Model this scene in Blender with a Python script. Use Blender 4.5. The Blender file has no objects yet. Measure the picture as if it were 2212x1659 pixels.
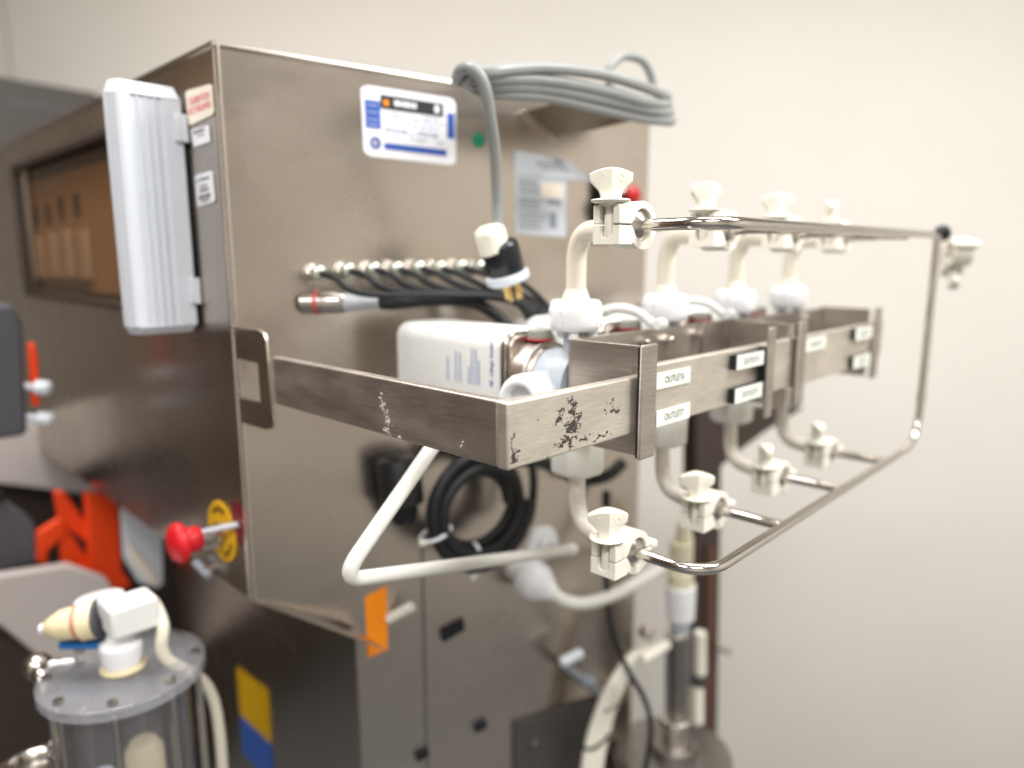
import bpy, bmesh, math, random
from mathutils import Vector, Matrix, noise
R = math.radians
random.seed(4)
C = bpy.context.scene.collection
scene = bpy.context.scene

# ------------------------------------------------------------------ camera, light, exposure
FPX = 1534.0                                   # focal length in units of a 2212 px wide picture
TH = math.atan(269 / FPX)                      # camera looks 9.9 degrees down
cam = bpy.data.cameras.new('camera'); camo = bpy.data.objects.new('camera', cam); C.objects.link(camo)
camo.location = (0, 0, 0); camo.rotation_euler = (math.pi / 2 - TH, 0, 0)
cam.sensor_width = 36; cam.lens = FPX / 2212 * 36
cam.clip_start = .02; cam.clip_end = 60
cam.dof.use_dof = True; cam.dof.focus_distance = .69; cam.dof.aperture_fstop = 1.55; cam.dof.aperture_blades = 0
scene.camera = camo
scene.view_settings.view_transform = 'Standard'; scene.view_settings.look = 'None'
scene.view_settings.exposure = 0.06; scene.view_settings.gamma = 1
w = bpy.data.worlds.new('World'); scene.world = w; w.use_nodes = True
w.node_tree.nodes['Background'].inputs[0].default_value = (1.0, .97, .94, 1)
w.node_tree.nodes['Background'].inputs[1].default_value = .35
def area(name, loc, size, power, col=(1, .99, .97), rot=(0, 0, 0)):
    l = bpy.data.lights.new(name, 'AREA'); l.shape = 'RECTANGLE'; l.size = size[0]; l.size_y = size[1]
    l.energy = power; l.color = col
    o = bpy.data.objects.new(name, l); C.objects.link(o); o.location = loc; o.rotation_euler = rot
    return o
area('overhead_light', (1.5, .5, 1.55), (1.2, .5), 74)
area('overhead_light', (.2, -1.1, 1.6), (1.2, .4), 60)
area('overhead_light', (.6, 1.0, 1.6), (1.2, .4), 20)
area('overhead_light', (-1.1, 1.1, 1.6), (1.2, .4), 46)

area('overhead_light', (-1.5, -1.0, 1.6), (1.0, .4), 34)  # added fill light, lifts the shadows at the lower left

# ------------------------------------------------------------------ frames
def ray(x, y):
    f = Vector((0, math.cos(TH), -math.sin(TH))); u = Vector((0, math.sin(TH), math.cos(TH)))
    return Vector((1, 0, 0)) * ((x - 1106) / FPX) - u * ((y - 829.5) / FPX) + f
_r = ray(1097, 870); P0 = _r * (.591 / math.hypot(_r.x, _r.y))
TF = Matrix.Translation(P0) @ Matrix.Rotation(R(45.7), 4, 'Z')     # rack frame: x along front rail, y towards cabinet, z up
TI = TF.inverted(); CAMT = TI @ Vector((0, 0, 0)); TI3 = TI.to_3x3()
def T(x, y, a=None, b=None, z=None):
    """where the sight line through a measured point meets a plane of the rack frame"""
    r = TI3 @ ray(x, y)
    if b is not None: t = (b - CAMT.y) / r.y
    elif a is not None: t = (a - CAMT.x) / r.x
    else: t = (z - CAMT.z) / r.z
    return CAMT + r * t
_c = TF @ T(512, 850, a=0)
FF = Matrix.Translation((_c.x, _c.y, P0.z)) @ Matrix.Rotation(R(35.2), 4, 'Z')   # cabinet side frame: x along side panel, -y out of it
FI = FF.inverted(); CAMF = FI @ Vector((0, 0, 0)); FI3 = FI.to_3x3()
def S(x, y, o=0.0):
    r = FI3 @ ray(x, y); t = (o - CAMF.y) / r.y
    return CAMF + r * t
ID = Matrix.Identity(4)

# ------------------------------------------------------------------ materials
def rgb(r, g, b):
    f = lambda c: (c / 255 / 12.92) if c / 255 <= .04045 else ((c / 255 + .055) / 1.055) ** 2.4
    return (f(r), f(g), f(b), 1)
def mat(name, col, rough=.5, metal=0, spec=.5, noise_amt=0, nscale=60, bump=0, bscale=300, trans=0, sss=0, coat=0, ior=1.45, stretch=(1, 1, 1), rvar=0, brush=None):
    m = bpy.data.materials.new(name); m.use_nodes = True
    nt = m.node_tree; N = nt.nodes; L = nt.links; b = N['Principled BSDF']
    b.inputs['Base Color'].default_value = col; b.inputs['Roughness'].default_value = rough
    b.inputs['Metallic'].default_value = metal; b.inputs['Specular IOR Level'].default_value = spec
    b.inputs['Transmission Weight'].default_value = trans; b.inputs['IOR'].default_value = ior
    if sss:
        b.inputs['Subsurface Weight'].default_value = sss; b.inputs['Subsurface Radius'].default_value = (.01, .009, .007); b.inputs['Subsurface Scale'].default_value = .6
    if coat: b.inputs['Coat Weight'].default_value = coat
    if noise_amt or bump or rvar:
        tc = N.new('ShaderNodeTexCoord'); mp = N.new('ShaderNodeMapping'); mp.inputs['Scale'].default_value = stretch
        L.new(tc.outputs['Object'], mp.inputs[0])
        n = N.new('ShaderNodeTexNoise'); n.inputs['Scale'].default_value = nscale; n.inputs['Detail'].default_value = 6; n.inputs['Roughness'].default_value = .6
        L.new(mp.outputs[0], n.inputs[0])
        if noise_amt:
            mx = N.new('ShaderNodeMix'); mx.data_type = 'RGBA'; mx.blend_type = 'MULTIPLY'
            mx.inputs[6].default_value = col
            cr = N.new('ShaderNodeMapRange'); cr.inputs[1].default_value = .3; cr.inputs[2].default_value = .7
            cr.inputs[3].default_value = 1 - noise_amt; cr.inputs[4].default_value = 1
            L.new(n.outputs[0], cr.inputs[0]); L.new(cr.outputs[0], mx.inputs[7]); mx.inputs[0].default_value = 1
            L.new(mx.outputs[2], b.inputs['Base Color'])
        if brush:
            mb = N.new('ShaderNodeMapping'); mb.inputs['Scale'].default_value = brush; L.new(tc.outputs['Object'], mb.inputs[0])
            nb = N.new('ShaderNodeTexNoise'); nb.inputs['Scale'].default_value = 700; nb.inputs['Detail'].default_value = 4; nb.inputs['Roughness'].default_value = .7
            L.new(mb.outputs[0], nb.inputs[0])
            cb = N.new('ShaderNodeMapRange'); cb.inputs[1].default_value = .3; cb.inputs[2].default_value = .7; cb.inputs[3].default_value = .78; cb.inputs[4].default_value = 1.08
            L.new(nb.outputs[0], cb.inputs[0])
            m2 = N.new('ShaderNodeMix'); m2.data_type = 'RGBA'; m2.blend_type = 'MULTIPLY'; m2.inputs[0].default_value = 1
            L.new(mx.outputs[2], m2.inputs[6]); L.new(cb.outputs[0], m2.inputs[7]); L.new(m2.outputs[2], b.inputs['Base Color'])
        if rvar:
            cr = N.new('ShaderNodeMapRange'); cr.inputs[1].default_value = .3; cr.inputs[2].default_value = .7
            cr.inputs[3].default_value = rough - rvar; cr.inputs[4].default_value = rough + rvar
            L.new(n.outputs[0], cr.inputs[0]); L.new(cr.outputs[0], b.inputs['Roughness'])
        if bump:
            n2 = N.new('ShaderNodeTexNoise'); n2.inputs['Scale'].default_value = bscale; n2.inputs['Detail'].default_value = 3
            L.new(mp.outputs[0], n2.inputs[0])
            bp = N.new('ShaderNodeBump'); bp.inputs['Strength'].default_value = bump; bp.inputs['Distance'].default_value = .0006
            L.new(n2.outputs[0], bp.inputs['Height']); L.new(bp.outputs[0], b.inputs['Normal'])
    return m

def marks(m, centres, colour, scale=260, thr=.5, stretch=(1, 1, 1), metal=0, gain=.34):
    """localised residue: noise-broken patches round a few centres (object coordinates of the mesh it sits on)"""
    nt = m.node_tree; N = nt.nodes; L = nt.links; b = N['Principled BSDF']
    tc = N.new('ShaderNodeTexCoord'); acc = None
    wn = N.new('ShaderNodeTexNoise'); wn.inputs['Scale'].default_value = scale * .35; wn.inputs['Detail'].default_value = 3; L.new(tc.outputs['Object'], wn.inputs[0])
    ws = N.new('ShaderNodeVectorMath'); ws.operation = 'SUBTRACT'; ws.inputs[1].default_value = (.5, .5, .5); L.new(wn.outputs['Color'], ws.inputs[0])
    wm = N.new('ShaderNodeVectorMath'); wm.operation = 'SCALE'; wm.inputs['Scale'].default_value = 9.0 / scale; L.new(ws.outputs[0], wm.inputs[0])
    wa = N.new('ShaderNodeVectorMath'); wa.operation = 'ADD'; L.new(tc.outputs['Object'], wa.inputs[0]); L.new(wm.outputs[0], wa.inputs[1])
    for (cx, cy, cz, rx, ry, rz) in centres:
        mp = N.new('ShaderNodeMapping'); mp.vector_type = 'POINT'
        mp.inputs['Location'].default_value = (-cx / rx, -cy / ry, -cz / rz); mp.inputs['Scale'].default_value = (1 / rx, 1 / ry, 1 / rz)
        L.new(wa.outputs[0], mp.inputs[0])
        g = N.new('ShaderNodeVectorMath'); g.operation = 'LENGTH'; L.new(mp.outputs[0], g.inputs[0])
        s = N.new('ShaderNodeMapRange'); s.inputs[1].default_value = 0; s.inputs[2].default_value = 1; s.inputs[3].default_value = gain; s.inputs[4].default_value = 0
        L.new(g.outputs['Value'], s.inputs[0])
        if acc is None: acc = s.outputs[0]
        else:
            mm = N.new('ShaderNodeMath'); mm.operation = 'MAXIMUM'; L.new(acc, mm.inputs[0]); L.new(s.outputs[0], mm.inputs[1]); acc = mm.outputs[0]
    mp = N.new('ShaderNodeMapping'); mp.inputs['Scale'].default_value = stretch; L.new(tc.outputs['Object'], mp.inputs[0])
    n = N.new('ShaderNodeTexNoise'); n.inputs['Scale'].default_value = scale; n.inputs['Detail'].default_value = 5; n.inputs['Roughness'].default_value = .7
    L.new(mp.outputs[0], n.inputs[0])
    ad = N.new('ShaderNodeMath'); ad.operation = 'ADD'; L.new(n.outputs[0], ad.inputs[0]); L.new(acc, ad.inputs[1])
    gt = N.new('ShaderNodeMapRange'); gt.inputs[1].default_value = thr + .2; gt.inputs[2].default_value = thr + .225; L.new(ad.outputs[0], gt.inputs[0])
    # gate so that nothing shows away from the centres
    ga = N.new('ShaderNodeMapRange'); ga.inputs[1].default_value = 0; ga.inputs[2].default_value = .03; L.new(acc, ga.inputs[0])
    ml = N.new('ShaderNodeMath'); ml.operation = 'MULTIPLY'; L.new(gt.outputs[0], ml.inputs[0]); L.new(ga.outputs[0], ml.inputs[1])
    mx = N.new('ShaderNodeMix'); mx.data_type = 'RGBA'; mx.inputs[7].default_value = colour
    src = b.inputs['Base Color'].links
    if src: L.new(src[0].from_socket, mx.inputs[6])
    else: mx.inputs[6].default_value = b.inputs['Base Color'].default_value
    L.new(ml.outputs[0], mx.inputs[0]); L.new(mx.outputs[2], b.inputs['Base Color'])
    me = N.new('ShaderNodeMix'); me.data_type = 'FLOAT'; me.inputs[2].default_value = b.inputs['Metallic'].default_value; me.inputs[3].default_value = metal
    if b.inputs['Metallic'].links: L.new(b.inputs['Metallic'].links[0].from_socket, me.inputs[2])
    L.new(ml.outputs[0], me.inputs[0]); L.new(me.outputs[0], b.inputs['Metallic'])

STEEL = (.60, .545, .49, 1)
M = {}
M['steel'] = mat('brushed_steel', STEEL, .36, 1, noise_amt=.10, nscale=18, bump=.25, bscale=500, stretch=(.15, 1, 1), rvar=.07)
M['panel'] = mat('panel_steel', (.56, .495, .435, 1), .27, 1, noise_amt=.10, nscale=3.5, bump=.05, bscale=600, stretch=(.5, 1, 1), rvar=.07)
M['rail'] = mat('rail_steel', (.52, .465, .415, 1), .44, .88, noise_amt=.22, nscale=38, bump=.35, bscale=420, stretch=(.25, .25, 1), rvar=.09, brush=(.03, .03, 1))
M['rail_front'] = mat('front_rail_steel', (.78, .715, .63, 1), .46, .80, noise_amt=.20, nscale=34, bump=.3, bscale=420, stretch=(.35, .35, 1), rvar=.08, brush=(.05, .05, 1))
M['chrome'] = mat('polished_tube', (.66, .62, .58, 1), .10, 1, noise_amt=.1, nscale=150, bump=.08, bscale=700)
M['tubesteel'] = mat('satin_tube', (.60, .56, .52, 1), .24, 1, noise_amt=.15, nscale=120)
M['cream'] = mat('cream_plastic', rgb(234, 230, 217), .42, noise_amt=.06, nscale=90, bump=.25, bscale=1200, sss=.05)
M['cream3'] = mat('aged_cream_plastic', rgb(222, 214, 186), .45)
M['cream2'] = mat('yellow_cream_plastic', rgb(232, 218, 178), .45, noise_amt=.05)
M['white'] = mat('white_plastic', rgb(232, 232, 230), .4, noise_amt=.03, nscale=40)
M['milk'] = mat('milky_plastic', rgb(240, 240, 243), .28, sss=.35, noise_amt=.03, nscale=60)
M['tube'] = mat('beige_tube', rgb(233, 226, 209), .36, sss=.12, noise_amt=.05, nscale=50)
M['wtube'] = mat('white_tube', rgb(222, 221, 214), .36, sss=.1, noise_amt=.04, nscale=50)
M['display'] = mat('light_grey_plastic', rgb(214, 219, 228), .42, noise_amt=.03, nscale=30, bump=.1)
M['black'] = mat('black_rubber', rgb(24, 25, 28), .5, noise_amt=.2)
M['blackgl'] = mat('black_plastic', rgb(20, 22, 28), .32)
M['slate'] = mat('slate_plastic', rgb(84, 84, 90), .5)
M['darkgrey'] = mat('dark_grey_paint', rgb(66, 63, 60), .6)
M['greycable'] = mat('grey_cable', rgb(140, 142, 141), .42, noise_amt=.08)
M['bluegrey'] = mat('blue_grey_plastic', rgb(176, 184, 192), .4, sss=.05, noise_amt=.10, nscale=40)
M['red'] = mat('red_plastic', rgb(206, 24, 36), .42, noise_amt=.12, nscale=60)
M['redring'] = mat('red_band', rgb(200, 74, 72), .4)
M['darkred'] = mat('dark_red_plastic', rgb(176, 20, 30), .4)
M['fadedring'] = mat('faded_pink_band', rgb(206, 140, 118), .45)
M['yellow'] = mat('yellow_plastic', rgb(218, 168, 8), .45)
M['ysticker'] = mat('yellow_sticker', rgb(226, 178, 10), .5)
M['bsticker'] = mat('blue_sticker', rgb(62, 104, 196), .5)
M['orange'] = mat('orange_plastic', rgb(232, 66, 8), .5)
M['osticker'] = mat('orange_sticker', rgb(252, 146, 6), .5)
M['green'] = mat('green_sticker', rgb(8, 128, 98), .5)
M['connector'] = mat('pale_green_plating', (.50, .53, .46, 1), .3, .8)
M['shadesteel'] = mat('shade_darkened_steel', (.30, .25, .18, 1), .42, 1, noise_amt=.2, nscale=12)  # steel colour darkened for the shade and dark reflection under the trough
M['darksteel'] = mat('dark_cast_steel', (.28, .26, .24, 1), .38, .9, noise_amt=.2, nscale=20)
M['brass'] = mat('brass', (.80, .58, .22, 1), .3, 1)
M['paper'] = mat('paper_white', rgb(233, 233, 238), .5)
M['paper_grey'] = mat('paper_grey', rgb(205, 210, 218), .55)
M['cream_paper'] = mat('cream_paper', rgb(238, 228, 212), .5)
M['tape'] = mat('label_tape', rgb(232, 236, 226), .4)
M['ink'] = mat('black_ink', rgb(28, 30, 34), .5)
M['inkred'] = mat('red_ink', rgb(222, 90, 96), .5)
M['inkblue'] = mat('blue_ink', rgb(46, 84, 168), .5)
M['inklt'] = mat('pale_ink', rgb(150, 165, 205), .5)
M['inkgrey'] = mat('grey_ink', rgb(140, 146, 156), .5)
M['wall'] = mat('wall_paint', rgb(223, 219, 212), .75, noise_amt=.05, nscale=1.6, bump=.15, bscale=60)
marks(M['wall'], [(2.15, 0, .37, .16, .3, .05), (2.35, 0, -.5, .25, .3, .05), (1.2, 0, -.75, .2, .3, .06)], rgb(196, 190, 180), scale=9, thr=.42, stretch=(1, 1, 3), gain=.3)
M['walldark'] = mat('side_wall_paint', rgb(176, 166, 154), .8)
M['floor'] = mat('floor_paint', rgb(108, 111, 115), .55, noise_amt=.1, nscale=3)
M['ceiling'] = mat('ceiling_paint', rgb(232, 228, 218), .8)
M['shelfpaint'] = mat('shelf_paint', rgb(112, 97, 83), .6)
M['brown'] = mat('dark_brown_paint', rgb(58, 47, 40), .55)
M['board'] = mat('reflected_tan_board', rgb(168, 138, 104), .7, noise_amt=.15, nscale=8)
M['card'] = mat('cardboard', rgb(150, 112, 74), .7, noise_amt=.15, nscale=8)
M['cardp'] = mat('reflected_holder', rgb(186, 168, 152), .6)
def thin(name, tint, diffcol, dw, gw, rough=.08):
    m = bpy.data.materials.new(name); m.use_nodes = True; N = m.node_tree.nodes; L = m.node_tree.links; N.remove(N['Principled BSDF'])
    tr = N.new('ShaderNodeBsdfTransparent'); tr.inputs[0].default_value = tint
    df = N.new('ShaderNodeBsdfDiffuse'); df.inputs[0].default_value = diffcol
    gl = N.new('ShaderNodeBsdfGlossy'); gl.inputs['Roughness'].default_value = rough
    a = N.new('ShaderNodeMixShader'); a.inputs[0].default_value = dw; L.new(tr.outputs[0], a.inputs[1]); L.new(df.outputs[0], a.inputs[2])
    lw = N.new('ShaderNodeFresnel'); lw.inputs[0].default_value = gw
    b = N.new('ShaderNodeMixShader'); ge = N.new('ShaderNodeNewGeometry'); iv = N.new('ShaderNodeMath'); iv.operation = 'SUBTRACT'; iv.inputs[0].default_value = 1; L.new(ge.outputs['Backfacing'], iv.inputs[1])
    ml = N.new('ShaderNodeMath'); ml.operation = 'MULTIPLY'; L.new(lw.outputs[0], ml.inputs[0]); L.new(iv.outputs[0], ml.inputs[1])
    L.new(ml.outputs[0], b.inputs[0]); L.new(a.outputs[0], b.inputs[1]); L.new(gl.outputs[0], b.inputs[2])
    L.new(b.outputs[0], N['Material Output'].inputs['Surface']); return m
M['amber'] = thin('amber_reflection', (.90, .83, .76, 1), (.3, .16, .08, 1), .06, 1.25)  # tint layer of the modelled amber reflection
M['clearlid'] = thin('clear_acrylic_lid', (.9, .9, .92, 1), (.80, .80, .84, 1), .13, 1.45)
M['clear'] = thin('clear_acrylic', (.90, .90, .92, 1), (.78, .78, .80, 1), .06, 1.4)
M['bluep'] = mat('blue_plastic', rgb(38, 110, 182), .4)
M['mauve'] = mat('light_bench_paint', rgb(196, 188, 184), .55)
M['wood'] = mat('reddish_brown_paint', rgb(84, 56, 42), .5)

# ------------------------------------------------------------------ mesh helpers
def box(bm, x0, x1, y0, y1, z0, z1, fr=ID):
    vs = [bm.verts.new(fr @ Vector(p)) for p in ((x0, y0, z0), (x1, y0, z0), (x1, y1, z0), (x0, y1, z0), (x0, y0, z1), (x1, y0, z1), (x1, y1, z1), (x0, y1, z1))]
    for q in ((0, 3, 2, 1), (4, 5, 6, 7), (0, 1, 5, 4), (1, 2, 6, 5), (2, 3, 7, 6), (3, 0, 4, 7)): bm.faces.new([vs[i] for i in q])
    return bm
def prism(bm, pts, axis, d0, d1, fr=ID):
    """polygon pts in the plane across `axis` ('x': (y,z), 'y': (x,z), 'z': (x,y)) swept from d0 to d1"""
    def mk(p, d):
        return fr @ Vector({'x': (d, p[0], p[1]), 'y': (p[0], d, p[1]), 'z': (p[0], p[1], d)}[axis])
    a = [bm.verts.new(mk(p, d0)) for p in pts]; b = [bm.verts.new(mk(p, d1)) for p in pts]
    n = len(pts)
    bm.faces.new(a); bm.faces.new(b[::-1])
    for i in range(n): bm.faces.new((a[i], b[i], b[(i + 1) % n], a[(i + 1) % n]))
    bmesh.ops.recalc_face_normals(bm, faces=bm.faces[:])
    return bm
def fillet(pts, rad, n=6):
    out = [Vector(pts[0])]
    for i in range(1, len(pts) - 1):
        p, q, r_ = Vector(pts[i - 1]), Vector(pts[i]), Vector(pts[i + 1])
        d1 = (p - q); d2 = (r_ - q); l1, l2 = d1.length, d2.length; d1.normalize(); d2.normalize()
        rr = rad[i] if isinstance(rad, (list, tuple)) else rad
        ang = d1.angle(d2); t = min(rr / math.tan(ang / 2), l1 * .49, l2 * .49)
        s, e = q + d1 * t, q + d2 * t
        for k in range(n + 1):
            u = k / n; out.append(s * (1 - u) ** 2 + q * 2 * u * (1 - u) + e * u * u)
    out.append(Vector(pts[-1])); return out
def smooth_path(pts, n=8):
    pts = [Vector(p) for p in pts]; out = []
    P = [pts[0] * 2 - pts[1]] + pts + [pts[-1] * 2 - pts[-2]]
    for i in range(1, len(P) - 2):
        for k in range(n):
            t = k / n; a, b, c, d = P[i - 1], P[i], P[i + 1], P[i + 2]
            out.append(.5 * ((2 * b) + (c - a) * t + (2 * a - 5 * b + 4 * c - d) * t * t + (3 * b - a - 3 * c + d) * t ** 3))
    out.append(pts[-1]); return out
def sweep(bm, path, r, seg=16, fr=ID, cap=True, closed=False):
    path = [fr @ Vector(p) for p in path]; n = len(path)
    t0 = (path[1] - path[0]).normalized(); up = Vector((0, 0, 1)) if abs(t0.z) < .9 else Vector((1, 0, 0))
    nr = t0.cross(up).normalized(); rings = []; pt = t0
    for i, p in enumerate(path):
        if closed: t = (path[(i + 1) % n] - path[i - 1]).normalized()
        else: t = (path[min(i + 1, n - 1)] - path[max(i - 1, 0)]).normalized()
        q = pt.rotation_difference(t); nr = (q @ nr); nr = (nr - t * nr.dot(t)).normalized(); pt = t; bn = t.cross(nr)
        rr = r[i] if isinstance(r, (list, tuple)) else r
        rings.append([bm.verts.new(p + (nr * math.cos(2 * math.pi * k / seg) + bn * math.sin(2 * math.pi * k / seg)) * rr) for k in range(seg)])
    m = n if closed else n - 1
    for i in range(m):
        A, B = rings[i], rings[(i + 1) % n]
        for k in range(seg): bm.faces.new((A[k], A[(k + 1) % seg], B[(k + 1) % seg], B[k]))
    if cap and not closed: bm.faces.new(rings[0][::-1]); bm.faces.new(rings[-1])
    return bm
def lathe(bm, prof, org, axis, seg=32, fr=ID, start=0.0):
    """prof: (radius, distance along axis)"""
    ax = Vector(axis).normalized(); up = Vector((0, 0, 1)) if abs(ax.z) < .9 else Vector((1, 0, 0))
    e1 = ax.cross(up).normalized(); e2 = ax.cross(e1); org = Vector(org); rings = []
    for (r, h) in prof:
        if r < 1e-6: rings.append([bm.verts.new(fr @ (org + ax * h))])
        else: rings.append([bm.verts.new(fr @ (org + ax * h + (e1 * math.cos(start + 2 * math.pi * k / seg) + e2 * math.sin(start + 2 * math.pi * k / seg)) * r)) for k in range(seg)])
    for A, B in zip(rings, rings[1:]):
        for k in range(seg):
            k2 = (k + 1) % seg
            if len(A) == 1 and len(B) == 1: continue
            if len(A) == 1: bm.faces.new((A[0], B[k2], B[k]))
            elif len(B) == 1: bm.faces.new((A[k], A[k2], B[0]))
            else: bm.faces.new((A[k], A[k2], B[k2], B[k]))
    if len(rings[0]) > 1: bm.faces.new(rings[0])
    if len(rings[-1]) > 1: bm.faces.new(rings[-1][::-1])
    bmesh.ops.recalc_face_normals(bm, faces=bm.faces[:])
    return bm
def thing(name, label, cat, at=(0, 0, 0), fr=ID, group=None, kind=None):
    o = bpy.data.objects.new(name, None); C.objects.link(o); o.empty_display_size = .02
    o.matrix_world = fr @ Matrix.Translation(Vector(at)); o['label'] = label; o['category'] = cat
    if group: o['group'] = group
    if kind: o['kind'] = kind
    bpy.context.view_layer.update(); return o
def part(name, bm, m, parent, fr=ID, label=None, bev=0, sharp=35, local=False, kind=None, segs=2):
    """bm is in frame fr (world by default); stored in the local space of the top thing"""
    root = parent
    while root.parent: root = root.parent
    if not local:
        bm.transform(root.matrix_world.inverted() @ fr)
        if parent is not root: bm.transform(Matrix.Identity(4))
    if (fr.to_3x3().determinant() < 0): bmesh.ops.reverse_faces(bm, faces=bm.faces[:])
    me = bpy.data.meshes.new(name); bm.to_mesh(me); bm.free()
    for p in me.polygons: p.use_smooth = True
    me.set_sharp_from_angle(angle=R(sharp))
    o = bpy.data.objects.new(name, me); C.objects.link(o); me.materials.append(m)
    o.parent = parent
    if label: o['label'] = label
    if kind: o['kind'] = kind
    if bev:
        b = o.modifiers.new('edge', 'BEVEL'); b.width = bev; b.segments = segs; b.limit_method = 'ANGLE'; b.angle_limit = R(40); b.harden_normals = False
    return o
def solo(name, bm, m, label=None, cat=None, fr=ID, kind=None, group=None, bev=0, at=None):
    at = Vector(at) if at is not None else Vector((0, 0, 0))
    o_m = fr @ Matrix.Translation(at)
    bm.transform(Matrix.Translation(-at))
    me = bpy.data.meshes.new(name); bm.to_mesh(me); bm.free()
    for p in me.polygons: p.use_smooth = True
    me.set_sharp_from_angle(angle=R(35))
    o = bpy.data.objects.new(name, me); C.objects.link(o); me.materials.append(m); o.matrix_world = o_m
    if label: o['label'] = label
    if cat: o['category'] = cat
    if kind: o['kind'] = kind
    if group: o['group'] = group
    if bev:
        b = o.modifiers.new('edge', 'BEVEL'); b.width = bev; b.segments = 2; b.limit_method = 'ANGLE'; b.angle_limit = R(40)
    return o
def copy_tree(o, parent=None):
    c = o.copy(); C.objects.link(c)
    if parent: c.parent = parent
    for ch in o.children: copy_tree(ch, c)
    return c
def B(): return bmesh.new()
def quad_slab(bm, q, t, nrm):
    """thin slab on the quad q (4 points), thickness t along nrm"""
    q = [Vector(p) for p in q]; n = Vector(nrm) * t
    a = [bm.verts.new(p) for p in q]; b = [bm.verts.new(p + n) for p in q]
    bm.faces.new(a[::-1]); bm.faces.new(b)
    for i in range(4): bm.faces.new((a[i], a[(i + 1) % 4], b[(i + 1) % 4], b[i]))
    bmesh.ops.recalc_face_normals(bm, faces=bm.faces[:])
    return bm
def lerpq(q, u, v):
    """q = LT, RT, RB, LB"""
    q = [Vector(p) for p in q]
    return (q[0] * (1 - u) + q[1] * u) * (1 - v) + (q[3] * (1 - u) + q[2] * u) * v
def text_mesh(s, bold=False):
    c = bpy.data.curves.new('txt', 'FONT'); c.body = s; c.size = 1; c.extrude = .0; c.resolution_u = 3
    if bold: c.offset = .012
    o = bpy.data.objects.new('txt', c); C.objects.link(o); bpy.context.view_layer.update()
    me = bpy.data.meshes.new_from_object(o); bpy.data.objects.remove(o); bpy.data.curves.remove(c)
    xs = [v.co.x for v in me.vertices]; ys = [v.co.y for v in me.vertices]
    return me, min(xs), max(xs), min(ys), max(ys)
def text_on(bm, s, q, u0, u1, v0, v1, nrm, off, bold=False):
    """lay text s in the quad q between fractions"""
    me, x0, x1, y0, y1 = text_mesh(s, bold)
    base = len(bm.verts); vs = []
    for v in me.vertices:
        u = u0 + (u1 - u0) * (v.co.x - x0) / (x1 - x0); vv = v1 + (v0 - v1) * (v.co.y - y0) / (y1 - y0)
        vs.append(bm.verts.new(lerpq(q, u, vv) + Vector(nrm) * off))
    for p in me.polygons:
        try: bm.faces.new([vs[i] for i in p.vertices])
        except ValueError: pass
    bpy.data.meshes.remove(me)
def bars_on(bm, q, rects, nrm, off):
    for (u0, u1, v0, v1) in rects:
        pts = [lerpq(q, *uv) + Vector(nrm) * off for uv in ((u0, v0), (u1, v0), (u1, v1), (u0, v1))]
        bm.faces.new([bm.verts.new(p) for p in pts])
def rounded_rect(w0, w1, h0, h1, r, n=6):
    out = []
    for (cx, cy, a0) in ((w1 - r, h1 - r, 0), (w0 + r, h1 - r, 90), (w0 + r, h0 + r, 180), (w1 - r, h0 + r, 270)):
        for k in range(n + 1):
            a = R(a0 + 90 * k / n); out.append((cx + r * math.cos(a), cy + r * math.sin(a)))
    return out

# ------------------------------------------------------------------ the room
def room():
    zf, zc = -2.25, 1.72
    bm = B(); box(bm, -3.6, 3.2, -3.0, 3.3, zf - .1, zf); solo('floor', bm, M['floor'], kind='structure')
    bm = B(); box(bm, -3.6, 3.2, -3.0, 3.3, zc, zc + .1); solo('ceiling', bm, M['ceiling'], kind='structure')
    WF = Matrix.Translation((0.6, 2.75, 0)) @ Matrix.Rotation(R(-7), 4, 'Z')
    bm = B(); box(bm, -2.66, 3.4, 0, .12, zf, zc, WF); solo('wall_back', bm, M['wall'], kind='structure')
    bm = B(); box(bm, -4.4, -2.675, .008, .12, zf, zc, WF); solo('wall_back', bm, M['wall'], kind='structure')
    bm = B(); box(bm, 3.2, 3.3, -3.0, 3.3, zf, zc); solo('wall_right', bm, M['wall'], kind='structure')
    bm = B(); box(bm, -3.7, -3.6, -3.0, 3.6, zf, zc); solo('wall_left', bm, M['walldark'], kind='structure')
    bm = B(); box(bm, -3.6, 3.2, -3.1, -3.0, zf, zc); solo('wall_front', bm, M['wall'], kind='structure')
room()

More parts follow.
